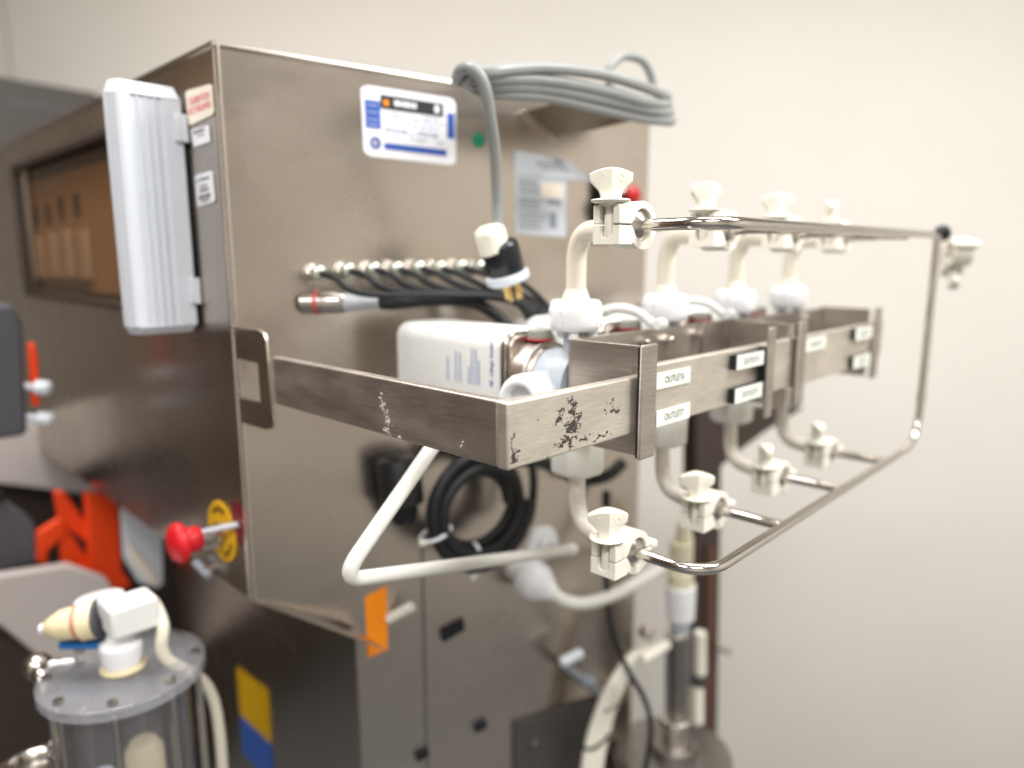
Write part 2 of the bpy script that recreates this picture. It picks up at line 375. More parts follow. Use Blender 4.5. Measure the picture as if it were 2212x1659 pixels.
# ------------------------------------------------------------------ main cabinet
LN = Vector((-1, 0, 0))            # outward normal of the left panel in the rack frame
def cabinet():
    t = thing('equipment_cabinet', 'large brushed stainless steel cabinet with stickers, a dark amber reflection modelled as a window and narrower lower column', 'cabinet', at=(0, .5, -1.12), fr=TF)
    # side panel (the large face with the stickers)
    zt, zb = .386, -1.12
    w = .779; rc = []
    # outline in (s, z)
    lo = [(0, zt), (0, -.3635)]
    cx, cz, r0 = .158 - .02, -.451 - .02, .02
    lo += [(.132, -.4385), (.146, -.449), (.155, -.462), (.158, -.480)]
    pts = lo + [(.158, zb), (w, zb), (w, zt)]
    bm = B(); prism(bm, pts, 'y', 0, .004); part('side_panel', bm, M['panel'], t, FF, bev=.0015)
    # fold seam of the lower panel
    bm = B(); prism(bm, [(.276, -.31), (.2785, -.31), (.2785, zb), (.276, zb)], 'y', -.0015, .0); part('panel_seam', bm, M['darkgrey'], t, FF)
    s0 = S(640, 1135); s1 = S(800, 1098)
    # left panel built round the opening for the modelled reflection (rack frame, x = 0 is the panel face)
    b0, b1 = .512, 2.3
    wb0, wb1, wz0, wz1 = .84, 1.64, .032, .338
    zl = -.3635
    for (q0, q1, z0, z1) in ((b0, wb0, zl, zt), (wb1, b1, zl, zt), (wb0, wb1, wz1, zt), (wb0, wb1, zl, wz0)):
        bm = B(); box(bm, 0, .004, q0, q1, z0, z1); part('left_panel', bm, M['panel'], t, TF)
    # rolled top edge along both faces and the corner
    bm = B(); sweep(bm, [(-.001, .515, zt + .001), (-.001, b1, zt + .001)], .004, 8); part('top_trim', bm, M['tubesteel'], t, TF)
    bm = B(); sweep(bm, [(0, 0, zt + .001), (w, 0, zt + .001)], .0035, 8); part('top_trim', bm, M['tubesteel'], t, FF)
    bm = B(); sweep(bm, [(.001, .001, zt), (.001, .001, -.3635)], .004, 8); part('corner_trim', bm, M['tubesteel'], t, FF)
    # top, right and rear of the body
    bm = B(); c0 = TF.inverted() @ FF @ Vector((0, .006, 0)); c1 = TF.inverted() @ FF @ Vector((w - .002, .006, 0))
    prism(bm, [(c0.x + .004, c0.y), (c1.x, c1.y), (c1.x, b1), (c0.x + .004, b1)], 'z', zt - .006, zt - .001); part('top_panel', bm, M['panel'], t, TF)
    bm = B(); box(bm, c1.x - .004, c1.x, c1.y + .002, 1.3, zb, zt - .008); part('right_panel', bm, M['panel'], t, TF)
    # steel's reflection of boxes, modelled as frame, board with slots, holder and amber pane
    for (q0, q1, z0, z1) in ((wb0, wb1, wz1 - .014, wz1), (wb0, wb1, wz0, wz0 + .012), (wb0, wb0 + .014, wz0 + .012, wz1 - .014), (wb1 - .02, wb1, wz0 + .012, wz1 - .014)):
        bm = B(); box(bm, -.006, .012, q0, q1, z0, z1); part('reflection_frame', bm, M['brown'], t, TF, bev=.002)
    bm = B(); box(bm, .030, .034, wb0, 1.66, .055, .300); bk = part('reflection_board', bm, M['board'], t, TF)
    bm = B(); box(bm, .0295, .060, wb0 - .05, 1.66, .3005, .345); part('reflection_top', bm, M['brown'], t, TF)
    bm = B(); box(bm, .0295, .060, wb0 - .05, 1.66, -.02, .0545); part('reflection_base', bm, M['brown'], t, TF)
    for x, y in ((165, 442), (131, 448), (103, 462), (78, 466)):
        p = T(x, y, a=.028); bm = B(); box(bm, .026, .0298, p.y - .017, p.y + .017, p.z - .022, p.z + .022); part('slot', bm, M['ink'], t, TF)
    for x, y in ((182, 552), (146, 550), (115, 552), (84, 556)):
        p = T(x, y, a=.024); bm = B(); box(bm, .021, .0298, p.y - .034, p.y + .034, p.z - .05, p.z + .05); part('reflected_block', bm, M['cardp'], t, TF, bev=.006)
    p = T(130, 622, a=.024); bm = B(); box(bm, .019, .0296, p.y - .19, p.y + .20, p.z - .03, p.z + .022); part('reflected_tray', bm, M['darkgrey'], t, TF, bev=.004)
    bm = B(); box(bm, .0135, .0165, wb0 + .002, wb1 - .002, wz0 + .002, wz1 - .002); part('reflection_pane', bm, M['amber'], t, TF)
    # lower column left side and slanting underside
    ap = (TF.inverted() @ FF @ Vector((.158, 0, 0)))
    bm = B(); box(bm, ap.x, ap.x + .004, ap.y + .003, 1.25, zb, -.47); part('column_side', bm, M['panel'], t, TF, bev=.001)
    bm = B(); quad_slab(bm, [(.003, .52, zl), (.003, b1, zl), (ap.x, b1, -.462), (ap.x, .42, -.462)], .003, (0, 0, -1)); part('underside_panel', bm, M['panel'], t, TF)
    # welds where the rack is fixed
    for (x, y) in ((508, 707), (510, 720), (512, 732), (514, 744), (516, 756), (518, 850), (521, 862), (523, 876), (525, 890), (526, 904)):
        p = S(x, y, -.002); bm = B(); bmesh.ops.create_icosphere(bm, subdivisions=2, radius=.0042, matrix=Matrix.Translation(p)); part('weld_bead', bm, M['chrome'], t, FF)
    # ---- stickers
    nF = Vector((0, -1, 0))
    def stick(name, q, m, off=.0012, label=None, round_=0):
        if round_:
            lt, rt, rb, lb = [Vector(p) for p in q]
            pts = [lt.lerp(rt, u) * (1 - v) + lb.lerp(rb, u) * v for (u, v) in [(x_, y_) for (x_, y_) in rounded_rect(0, 1, 0, 1, round_)]]
            bm = B(); a = [bm.verts.new(p) for p in pts]; b_ = [bm.verts.new(p + nrm * off) for p in pts]; bm.faces.new(a); bm.faces.new(b_[::-1])
            for i in range(len(a)): bm.faces.new((a[i], b_[i], b_[(i + 1) % len(a)], a[(i + 1) % len(a)]))
            bmesh.ops.recalc_face_normals(bm, faces=bm.faces[:])
        else:
            bm = B(); quad_slab(bm, q, off, nrm)
        return part(name, bm, m, t, fr_, label=label)
    nrm, fr_ = nF, FF
    # blue and white data label
    q = [S(778, 182, 0), S(983, 214, 0), S(984, 358, 0), S(786, 336, 0)]
    lab = stick('rating_label', q, M['paper'], label='white and blue data label with black title bar', round_=.09)
    bm = B(); bars_on(bm, q, [(.19, .86, .10, .30)], nF, .0018); bar = part('print', bm, M['ink'], lab, FF)
    bm = B(); bars_on(bm, q, [(.03, .185, .20, .60), (.90, .985, .22, .60), (.21, .89, .78, .875)], nF, .0018); part('print', bm, M['inkblue'], lab, FF)
    text = [(.33, .37), (.375, .40), (.41, .435), (.44, .48), (.49, .515), (.525, .56)]
    for r_ in [(u0, u1, .155, .235) for u0, u1 in text] + [(.76, .81, .14, .25)]:
        bm = B(); bars_on(bm, q, [r_], nF, .0023); part('print', bm, M['paper'], lab, FF)
    bm = B(); bars_on(bm, q, [(.22, .27, .17, .25)], nF, .0024); part('print', bm, M['osticker'], lab, FF)
    rr = []
    for v in (.34, .40, .48, .56, .60, .68):
        u = .22
        while u < .84:
            l = random.uniform(.03, .12); rr.append((u, min(u + l, .87), v, v + .022)); u += l + random.choice((.02, .02, .12))
    bm = B(); bars_on(bm, q, rr[::2], nF, .0018); part('print', bm, M['inklt'], lab, FF)
    bm = B(); bars_on(bm, q, rr[1::2], nF, .0018); part('print', bm, M['inkgrey'], lab, FF)
    bm = B(); bars_on(bm, q, [(.05, .16, v, v + .02) for v in (.26, .36, .46, .54)], nF, .0023); part('print', bm, M['inklt'], lab, FF)
    c = lerpq(q, .12, .80); bm = B(); lathe(bm, [(.009, 0), (.009, .0008), (.006, .0008), (.006, 0)], c + nF * .0012, nF, 20); part('print', bm, M['inkblue'], lab, FF)
    # green dot
    c = S(1034, 303); bm = B(); lathe(bm, [(.0115, 0), (.0115, .0012)], c, nF, 24); part('green_dot_sticker', bm, M['green'], t, FF)
    # notice sheets on the right
    q = [S(1110, 326), S(1222, 345), S(1222, 512), S(1112, 505)]
    n1 = stick('notice_sheet', q, M['paper_grey'], .0010, label='tall grey printed notice sheet')
    rr = [(.08, .08 + random.uniform(.3, .55), v, v + .022) for v in (.34, .40, .46)] + [(.08, .08 + random.uniform(.3, .6), v, v + .02) for v in (.55, .60, .65, .72, .78, .84, .90)] + [(.62, .9, .53, .60), (.66, .8, .7, .9)]
    bm = B(); bars_on(bm, q, rr, nF, .0016); part('print', bm, M['inkgrey'], n1, FF)
    q2 = [S(1114, 325, -.002), S(1225, 344, -.002), S(1280, 392, -.002), S(1114, 378, -.002)]
    n2 = stick('notice_sheet', q2, M['paper_grey'], .0010, label='short notice sheet with cut corner')
    bm = B(); bars_on(bm, q2, [(.3, .8, .36, .44), (.35, .8, .55, .62), (.68, .78, .12, .3)], nF, .0016); part('print', bm, M['inkgrey'], n2, FF)
    q3 = [S(1168, 392, -.001), S(1216, 400, -.001), S(1216, 430, -.001), S(1168, 424, -.001)]
    stick('paper_patch', q3, M['cream_paper'], .0010)
    # orange flag label with white peg, black latches
    q = [S(788, 1290, -.0), S(835, 1266, -.0), S(837, 1401, -.0), S(794, 1421, -.0)]
    stick('orange_sticker', q, M['osticker'], .0016)
    for (qq) in ([(950, 1360), (998, 1334), (1001, 1358), (955, 1385)], [(1022, 1562), (1046, 1550), (1050, 1568), (1026, 1581)], [(895, 1625), (921, 1612), (925, 1628), (899, 1643)]):
        stick('black_latch', [S(x, y, 0) for x, y in qq], M['blackgl'], .006)
    pa, pb = S(838, 1338, 0), S(893, 1308, -.03)
    bm = B(); sweep(bm, [pa, pb], .0085, 16); part('white_peg', bm, M['wtube'], t, FF, bev=.002)
    # stickers on the left panel (rack frame)
    nrm, fr_ = LN, TF
    q = [T(402, 197, a=-.001), T(458, 181, a=-.001), T(464, 246, a=-.001), T(410, 272, a=-.001)]
    s = stick('calibration_sticker', q, M['cream_paper'], .0012, label='cream sticker with red letters', round_=.1)
    bm = B(); text_on(bm, 'CALIBRATION', q, .10, .90, .22, .45, LN, .0017, True); text_on(bm, 'NOT REQUIRED', q, .06, .94, .52, .76, LN, .0017, True); part('lettering', bm, M['inkred'], s, TF)
    q = [T(414, 281, a=-.001), T(452, 270, a=-.001), T(455, 306, a=-.001), T(420, 318, a=-.001)]
    s = stick('asset_sticker', q, M['paper'], .0012, label='small white barcode sticker')
    bm = B(); bars_on(bm, q, [(.12 + k * .075, .12 + k * .075 + .04, .1, .3) for k in range(9)] + [(.3, .75, .45, .5)], LN, .0017); part('barcode', bm, M['ink'], s, TF)
    q = [T(422, 379, a=-.001), T(459, 369, a=-.001), T(466, 435, a=-.001), T(428, 448, a=-.001)]
    s = stick('asset_sticker', q, M['paper'], .0012, label='tall white barcode sticker', round_=.1)
    bm = B(); bars_on(bm, q, [(.18 + k * .06, .18 + k * .06 + random.uniform(.02, .04), .66, .82) for k in range(11)] + [(.3, .85, .16, .21), (.25, .7, .38, .42), (.25, .75, .5, .56), (.3, .7, .86, .9)], LN, .0017); part('barcode', bm, M['ink'], s, TF)
    bm = B(); bars_on(bm, q, [(.1, .2, .16, .24)], LN, .0017); part('print', bm, M['inkblue'], s, TF)
    # yellow over blue label on the column side
    a_ = ap.x - .001
    q = [T(512, 1440, a=a_), T(578, 1490, a=a_), T(586, 1606, a=a_), T(520, 1543, a=a_)]
    stick('yellow_sticker', q, M['ysticker'], .0014)
    q = [T(520, 1545, a=a_), T(586, 1608, a=a_), T(592, 1700, a=a_), T(526, 1625, a=a_)]
    stick('blue_sticker', q, M['bsticker'], .0014)
    return t
cab = cabinet()

# ------------------------------------------------------------------ display enclosure on the left panel
def display():
    b0 = .6212; x0, x1, z0, z1 = -.0925, -.006, .017, .351; d = .034
    t = thing('display_enclosure', 'white ribbed plastic display enclosure hung on the left side of the steel cabinet', 'display', at=(x1, b0, z0), fr=TF)
    # ribbed side with four shallow grooves
    c = .014
    prof = [(x0, b0 + .016), (x0 + c * .4, b0 + .003), (x0 + .010, b0)]
    g0 = x0 + .024
    prof += [(g0 - .002, b0 + .000)]
    for k in range(4):
        gx = g0 + k * .0105
        prof += [(gx, b0 + .0035), (gx + .0045, b0 + .0035), (gx + .0075, b0 + .0002)]
    prof += [(x1, b0), (x1, b0 + d), (x0, b0 + d)]
    bm = B(); prism(bm, prof, 'z', z0 + .012, z1 - .018); part('ribbed_side', bm, M['display'], t, TF, sharp=12)
    for (za, zb_, nm) in ((z1 - .018, z1, 'top_cap'), (z0, z0 + .012, 'bottom_cap')):
        bm = B(); ins = .012
        lo = [(x0 + .0003, b0 + .014), (x0 + .010, b0 - .001), (x1 + .0003, b0 - .001), (x1, b0 + d), (x0, b0 + d)]
        hi = [(x0 + .006, b0 + .022), (x0 + .014, b0 + .010), (x1 - .004, b0 + .010), (x1 - .004, b0 + d), (x0 + .006, b0 + d)]
        if nm == 'bottom_cap': base, tip, A_, Bz = lo, hi, zb_, za
        else: base, tip, A_, Bz = lo, hi, za, zb_
        va = [bm.verts.new((p[0], p[1], A_)) for p in base]; vb = [bm.verts.new((p[0], p[1], Bz)) for p in tip]
        bm.faces.new(va); bm.faces.new(vb[::-1])
        for i in range(5): bm.faces.new((va[i], vb[i], vb[(i + 1) % 5], va[(i + 1) % 5]))
        bmesh.ops.recalc_face_normals(bm, faces=bm.faces[:])
        part(nm, bm, M['display'], t, TF, bev=.0015)
    bm = B(); box(bm, x0 - .0006, x0 + .002, b0 + .024, b0 + d - .004, z0 + .02, z1 - .02); part('front_bezel', bm, M['display'], t, TF, bev=.001)
    bm = B(); box(bm, x1 + .0004, -.0004, b0 + .005, b0 + d - .01, z0 + .004, z1 - .03); part('gasket', bm, M['black'], t, TF)
    for (x, y) in ((397, 278), (430, 628)):
        p = T(x, y, b=b0 - .003); bm = B(); box(bm, p.x - .012, -.0008, b0 - .008, b0 + .004, p.z - .018, p.z + .018)
        h = part('hinge', bm, M['display'], t, TF, bev=.002)
        bm = B(); sweep(bm, [(-.004, b0 - .006, p.z - .018), (-.004, b0 - .006, p.z + .018)], .0035, 10); part('pin', bm, M['display'], h, TF)
display()

# ------------------------------------------------------------------ rack with rails, carriers, labels
def rack():
    t = thing('outlet_rack', 'stainless steel rail rack bolted to the cabinet side with white outlet labels', 'rack', at=(0, 0, -.06), fr=TF)
    FRM = mat('x', STEEL); bpy.data.materials.remove(FRM)
    mr = M['rail_front']
    # object coordinates are relative to (0,0,-.06)
    def c(x, y, rx, rz):
        p = T(x, y, b=0); return (p.x, 0, p.z + .06, rx, .02, rz)
    marks(mr, [c(1240, 878, .008, .012), c(1236, 893, .007, .012), c(1245, 915, .011, .017), c(1230, 922, .016, .010), c(1214, 962, .015, .009), c(1232, 952, .017, .007), c(1262, 946, .016, .005), c(1300, 941, .024, .004), c(1208, 912, .009, .008), c(1205, 893, .008, .004), c(1318, 868, .008, .005), c(1330, 884, .012, .005), c(1306, 892, .004, .003), c(1108, 958, .003, .018), c(1110, 985, .005, .012), c(1180, 985, .004, .003), c(1160, 905, .003, .004)], (.045, .036, .03, 1), scale=300, thr=.50, stretch=(.55, 1, 1.5), gain=.43)
    def d(x, y, rx, rz):
        p = T(x, y, a=0); return (0, p.y, p.z + .06, .02, rx, rz)
    marks(M['rail'], [d(828, 873, .006, .016), d(838, 905, .007, .014), d(835, 932, .009, .008), d(863, 948, .008, .009), d(1000, 960, .004, .006)], (.75, .72, .66, 1), scale=420, thr=.50, gain=.33)
    th = .013
    bm = B(); box(bm, 0, th, th, .415, -.060, 0); part('side_rail', bm, M['rail'], t, TF, bev=.0022, segs=3)
    bm = B(); box(bm, -.0004, .2065, 0, th, -.0605, -.0003); part('front_rail', bm, mr, t, TF, bev=.0022, segs=3)
    bm = B(); box(bm, .2068, .56, .0004, th, -.0605, .0085); part('front_rail', bm, mr, t, TF, bev=.0018, segs=3)
    bm = B(); box(bm, .5604, .935, .0004, th, -.062, .0095); part('front_rail', bm, mr, t, TF, bev=.0018, segs=3)
    # C shaped wall bracket
    pts = [(512, 706), (560, 711), (573, 720), (578, 735), (594, 912), (590, 926), (576, 928), (526, 913), (522, 858), (566, 868), (560, 785), (516, 775)]
    pl = [T(x, y, a=-.002) for x, y in pts]
    bm = B(); prism(bm, [(p.y, p.z) for p in pl], 'x', -.0045, -.0005); part('wall_bracket', bm, M['panel'], t, TF, bev=.001)
    # carriers: side plate, bend, back wall, front flange
    bw = .0975; zt, zb = .031, -.088
    def carrier(a0, a1, fa0, fa1):
        bm = B()
        # side plate above and below the rail, one mesh with a slot for the rail
        prism(bm, [(.004, zt), (bw, zt), (bw, zb), (.004, zb), (.004, -.063), (th + .002, -.063), (th + .002, .0095), (.004, .0095)], 'x', a0, a0 + .003)
        part('side_plate', bm, M['rail'], t, TF, bev=.0006)
        bm = B(); box(bm, a0 + .0005, a1, bw, bw + .003, zb + .02, zt); part('back_wall', bm, M['rail'], t, TF, bev=.0008)
        for (za, zb2) in ((.0105, zt), (zb, -.0625)):
            bm = B(); n = 8; o_ = []; i_ = []
            for k in range(n + 1):
                an = R(180 + 90 * k / n); o_.append((a0 + .0075 + .0075 * math.cos(an), .004 + .0075 * math.sin(an))); i_.append((a0 + .0075 + .005 * math.cos(an), .004 + .005 * math.sin(an)))
            prism(bm, o_ + i_[::-1], 'z', za, zb2); part('bend', bm, M['chrome'] if False else M['tubesteel'], t, TF)
        bm = B(); box(bm, fa0, fa1, -.0100, -.0056, zb, zt + .003); part('front_flange', bm, M['rail'], t, TF, bev=.0028, segs=3)
        bm = B(); box(bm, fa0 + .0012, fa0 + .012, -.0054, -.0037, zb + .002, zt); part('gasket', bm, M['black'], t, TF)
    carrier(.2, .49, .1850, .2140)
    carrier(.565, .93, .575, .601)
    # middle piece of back wall, right flange of the first carrier, end plate
    bm = B(); box(bm, .4925, .563, bw, bw + .003, zb + .02, zt); part('back_wall', bm, M['rail'], t, TF, bev=.0008)
    bm = B(); box(bm, .468, .488, -.0150, -.0105, zb, zt + .002); part('front_flange', bm, M['rail'], t, TF, bev=.0028, segs=3)
    bm = B(); box(bm, .470, .486, -.0102, -.0002, -.058, .006); part('gasket', bm, M['black'], t, TF)
    bm = B(); box(bm, .93, .934, .0135, bw + .003, zb, zt + .003); part('end_plate', bm, M['rail'], t, TF, bev=.0008)
    bm = B(); box(bm, .905, .9345, -.006, -.001, zb - .0, zt + .006); part('front_flange', bm, M['rail'], t, TF, bev=.002)
    bm = B(); box(bm, .935, .975, .004, .010, -.055, .012); part('end_tab', bm, M['steel'], t, TF, bev=.001)
    bm = B(); box(bm, .4, .93, .055, .062, -.064, -.061); part('lower_shelf', bm, M['rail'], t, TF)
    for a_ in (.345, .472, .40, .68, .86):
        bm = B(); z_ = .016
        lathe(bm, [(.0075, 0), (.0075, .004), (.0045, .006), (.0045, .011), (0, .0125)], (a_, bw, z_ + (0 if a_ not in (.40,) else -.001)), (0, -1, 0), 6 if a_ in (.40, .68) else 16); part('bolt', bm, M['chrome'], t, TF)
    for a_ in (.491, .5635):
        bm = B(); sweep(bm, [(a_, bw - .001, zt), (a_, bw - .001, -.05)], .003, 8); part('seam', bm, M['tubesteel'], t, TF)
    # labels
    def lab(txt, x0, x1, z0, z1, b, foam):
        if foam:
            bm = B(); box(bm, x0 - .001, x1 - .001, b + .0008, -.0002, z0, z1); part('foam_block', bm, M['black'], t, TF, bev=.0005)
        bm = B(); box(bm, x0, x1, b, b + .0007, z0, z1); l = part('outlet_label', bm, M['tape'], t, TF, label='white label reading ' + txt, bev=.0002)
        q = [Vector((x0, b, z1)), Vector((x1, b, z1)), Vector((x1, b, z0)), Vector((x0, b, z0))]
        bm = B(); text_on(bm, txt.replace('T ', 'T'), q, .23, .80, .30, .70, (0, -1, 0), .0003); part('lettering', bm, M['ink'], l, TF)
    lab('OUTLET 6', .2262, .2955, -.0187, -.0003, -.0016, False)
    lab('OUTLET 7', .2262, .2955, -.0600, -.0415, -.0030, False)
    lab('OUTLET 4', .392, .4655, -.0150, .0035, -.0095, True)
    lab('OUTLET 5', .392, .4670, -.0575, -.0385, -.0095, True)
    lab('OUTLET 3', .618, .694, -.0145, .0050, -.0016, False)
    lab('OUTLET 2', .806, .884, -.0120, .0080, -.008, True)
    lab('OUTLET 1', .806, .884, -.0590, -.0390, -.008, True)
rack()

# ------------------------------------------------------------------ sensor units behind the rack
def unit(da, blen, label, ce):
    a, b = .2335 + da, .118                     # riser axis, rack frame
    t = thing('flow_sensor', label, 'flow sensor', at=(a, b, -.1), fr=TF, group='flow sensors in a row behind the rail rack')
    A0, A1, Z0, Z1, b0 = a - .049, a + .049, -.078, .033, .197; b1 = b0 + blen
    bm = B(); prism(bm, rounded_rect(A0, A1, Z0, Z1, .022, 8), 'y', b0, b1)
    h = part('housing', bm, M['white'], t, TF, bev=.012, segs=4)
    for mod in h.modifiers: mod.angle_limit = R(60)
    if da == 0:                                 # printed text, reading upwards on the left side
        q = [Vector((A0, .300, -.062)), Vector((A0, .300, .022)), Vector((A0, b0 + .004, .022)), Vector((A0, b0 + .004, -.062))]
        bm = B(); text_on(bm, 'AB - Lidingö, Sweden', q, .30, .98, .87, .955, (-1, 0, 0), .0006, True); part('lettering', bm, M['inkblue'], h, TF)
        rr = []
        for v, u0, u1 in ((.05, .3, .66), (.22, .3, .78), (.30, .3, .76), (.47, .3, .56), (.53, .3, .84), (.60, .3, .84), (.66, .3, .68)):
            u = u0
            while u < u1: l = random.uniform(.02, .06); rr.append((u, min(u + l, u1), v, v + .030)); u += l + .012
        bm = B(); bars_on(bm, q, rr, Vector((-1, 0, 0)), .0006); part('print', bm, M['inklt'], h, TF)
    bm = B(); prism(bm, rounded_rect(A0 + .001, A1 - .001, Z0 + .001, Z1 - .001, .021, 8), 'y', b0 - .009, b0 - .0005); part('end_plate', bm, M['tubesteel'], t, TF, bev=.001)
    bm = B(); prism(bm, rounded_rect(A0 + .005, A1 - .005, Z0 + .005, Z1 - .005, .019, 8), 'y', b0 - .014, b0 - .0095); part('end_plate', bm, M['steel'], t, TF, bev=.001)
    cz = -.028; ax = Vector((0, -1, 0))
    bm = B(); lathe(bm, [(.0495, 0), (.0495, .024), (.043, .0245), (.043, .030)], (a, b0 - .0145, cz), ax, 48); part('clamp_band', bm, M['steel'], t, TF, bev=.001)
    bm = B(); lathe(bm, [(.041, .030), (.0425, .036), (.0415, .072), (.0405, .074), (.0405, .0765)], (a, b0 - .0145, cz), ax, 48)
    part('sensor_body', bm, M['bluegrey'], t, TF, bev=.0008)
    # gauge plug with red ring
    bm = B(); lathe(bm, [(.0155, 0), (.0155, .009), (.014, .011), (0, .011)], (a - .004, b0 - .026, .0245), (0, 0, 1), 24); g = part('plug', bm, M['plug'], t, TF)
    bm = B(); lathe(bm, [(.0165, 0), (.0165, .0022)], (a - .004, b0 - .026, .022), (0, 0, 1), 24); part('red_ring', bm, M['redring'], g, TF)
    # white hex nut on the side of the body
    ax2 = Vector((-1, -.30, .04)).normalized(); o = Vector((a - .075, .129, -.036))
    bm = B(); lathe(bm, [(.0285, -.040), (.0310, -.036), (.0310, -.002), (.0275, .003)], o, ax2, 6, start=R(8)); nut = part('hex_nut', bm, M['milk'], t, TF, bev=.002)
    bm = B(); lathe(bm, [(.0275, .001), (.0275, .010), (.0240, .018), (.0205, .0190), (.0165, .0175), (.0150, .012), (.0150, -.006)], o, ax2, 40); part('nut_lip', bm, M['milk'], nut, TF, sharp=60)
    bm = B(); lathe(bm, [(.0147, -.004), (.0147, -.003)], o, ax2, 24); part('bore', bm, M['darkgrey'], nut, TF)
    # riser with milky cap and pegs
    bm = B(); lathe(bm, [(.014, -.085), (.014, .035)], (a, b, 0), (0, 0, 1), 24); part('riser', bm, M['bluegrey'], t, TF)
    z = .0385
    bm = B(); lathe(bm, [(.027, z - .001), (.0295, z + .002), (.0312, z + .006), (.0318, z + .0225), (.0312, z + .0255), (.0303, z + .0265), (.0300, z + .031), (.027, z + .0345), (.013, z + .035), (.012, z + .037), (0, z + .037)], (a, b, 0), (0, 0, 1), 48)
    cp = part('cap', bm, M['milk'], t, TF, sharp=50)
    for k in range(0, 24, 6):
        an = R(k * 15 + 5); x_, y_ = a + .0316 * math.cos(an), b + .0316 * math.sin(an)
        bm = B(); sweep(bm, [(x_, y_, z + .004), (x_, y_, z + .024)], .0016, 8); part('cap_rib', bm, M['milk'], cp, TF)
    for dx, dy in ((-.015, -.010), (.012, -.014), (-.006, .016)):
        bm = B(); sweep(bm, [(a + dx, b + dy, z), (a + dx, b + dy, z - .011)], .0062, 14); part('cap_peg', bm, M['milk'], cp, TF, bev=.001)
    # beige tube: flared foot, up, elbow towards the clamp
    zc = .1545
    bm = B(); lathe(bm, [(.0165, z + .0350), (.0155, z + .039), (.0122, z + .047)], (a, b, 0), (0, 0, 1), 28); part('tube_foot', bm, M['tube'], t, TF, sharp=60)
    path = fillet([(a, b, z + .037), (a - .001, b - .001, zc - .002), (ce, .046, zc - .005)], .050, 14)
    bm = B(); sweep(bm, path, .0118, 24); part('riser_tube', bm, M['tube'], t, TF)
    # lower nut and tube to the bottom clamp
    zb = -.201
    bm = B(); lathe(bm, [(.034, .02), (.035, -.003), (.0345, -.046), (.030, -.052), (.0, -.052)], (a + .007, b, -.087), (0, 0, 1), 8, start=R(20)); part('lower_nut', bm, M['wtube'], t, TF, bev=.002)
    path = fillet([(a + .007, b, -.13), (a + .006, b - .003, zb - .002), (ce, .042, zb)], [0, .046, 0], 14)
    bm = B(); sweep(bm, path, .0105, 24); part('drop_tube', bm, M['tubew'], t, TF)
    return t
M['plug'] = mat('grey_green_plastic', rgb(150, 150, 140), .4)
M['tubew'] = mat('translucent_tube', rgb(226, 220, 210), .32, sss=.2)
for da, bl, lb, ce in ((0, .215, 'nearest flow sensor: white boxy housing with blue print and milky cap beside the rack corner', .2107),
                   (.1925, .17, 'second flow sensor from the left, its milky cap right of the front clamp', .3985),
                   (.395, .14, 'third flow sensor from the left behind the rack, cap seen over the rail', .5935),
                   (.5915, .12, 'farthest flow sensor, small blurred milky cap at the far end of the rack', .787)):
    unit(da, bl, lb, ce)
# cream handles beside the further sensors
def handle(x, y, a, lb):
    p = T(x, y, a=a)
    t = thing('toggle_handle', lb, 'handle', at=p, fr=TF, group='small white toggle handles behind the rack')
    bm = B(); sweep(bm, smooth_path([p + Vector((-.004, .075, .006)), p + Vector((0, .045, .012)), p + Vector((0, .015, .008)), p + Vector((.0, -.008, -.004)), p + Vector((0, -.020, -.005))], 6), .0065, 14); part('lever', bm, M['white'], t, TF)
    bm = B(); lathe(bm, [(.008, -.008), (.008, .008)], p + Vector((0, -.02, -.005)), (1, 0, 0), 18); part('knuckle', bm, M['white'], t, TF, bev=.002)
handle(1398, 690, .36, 'small white toggle handle beside the nearest milky cap')
handle(1550, 670, .56, 'small white toggle handle beyond the second milky cap')

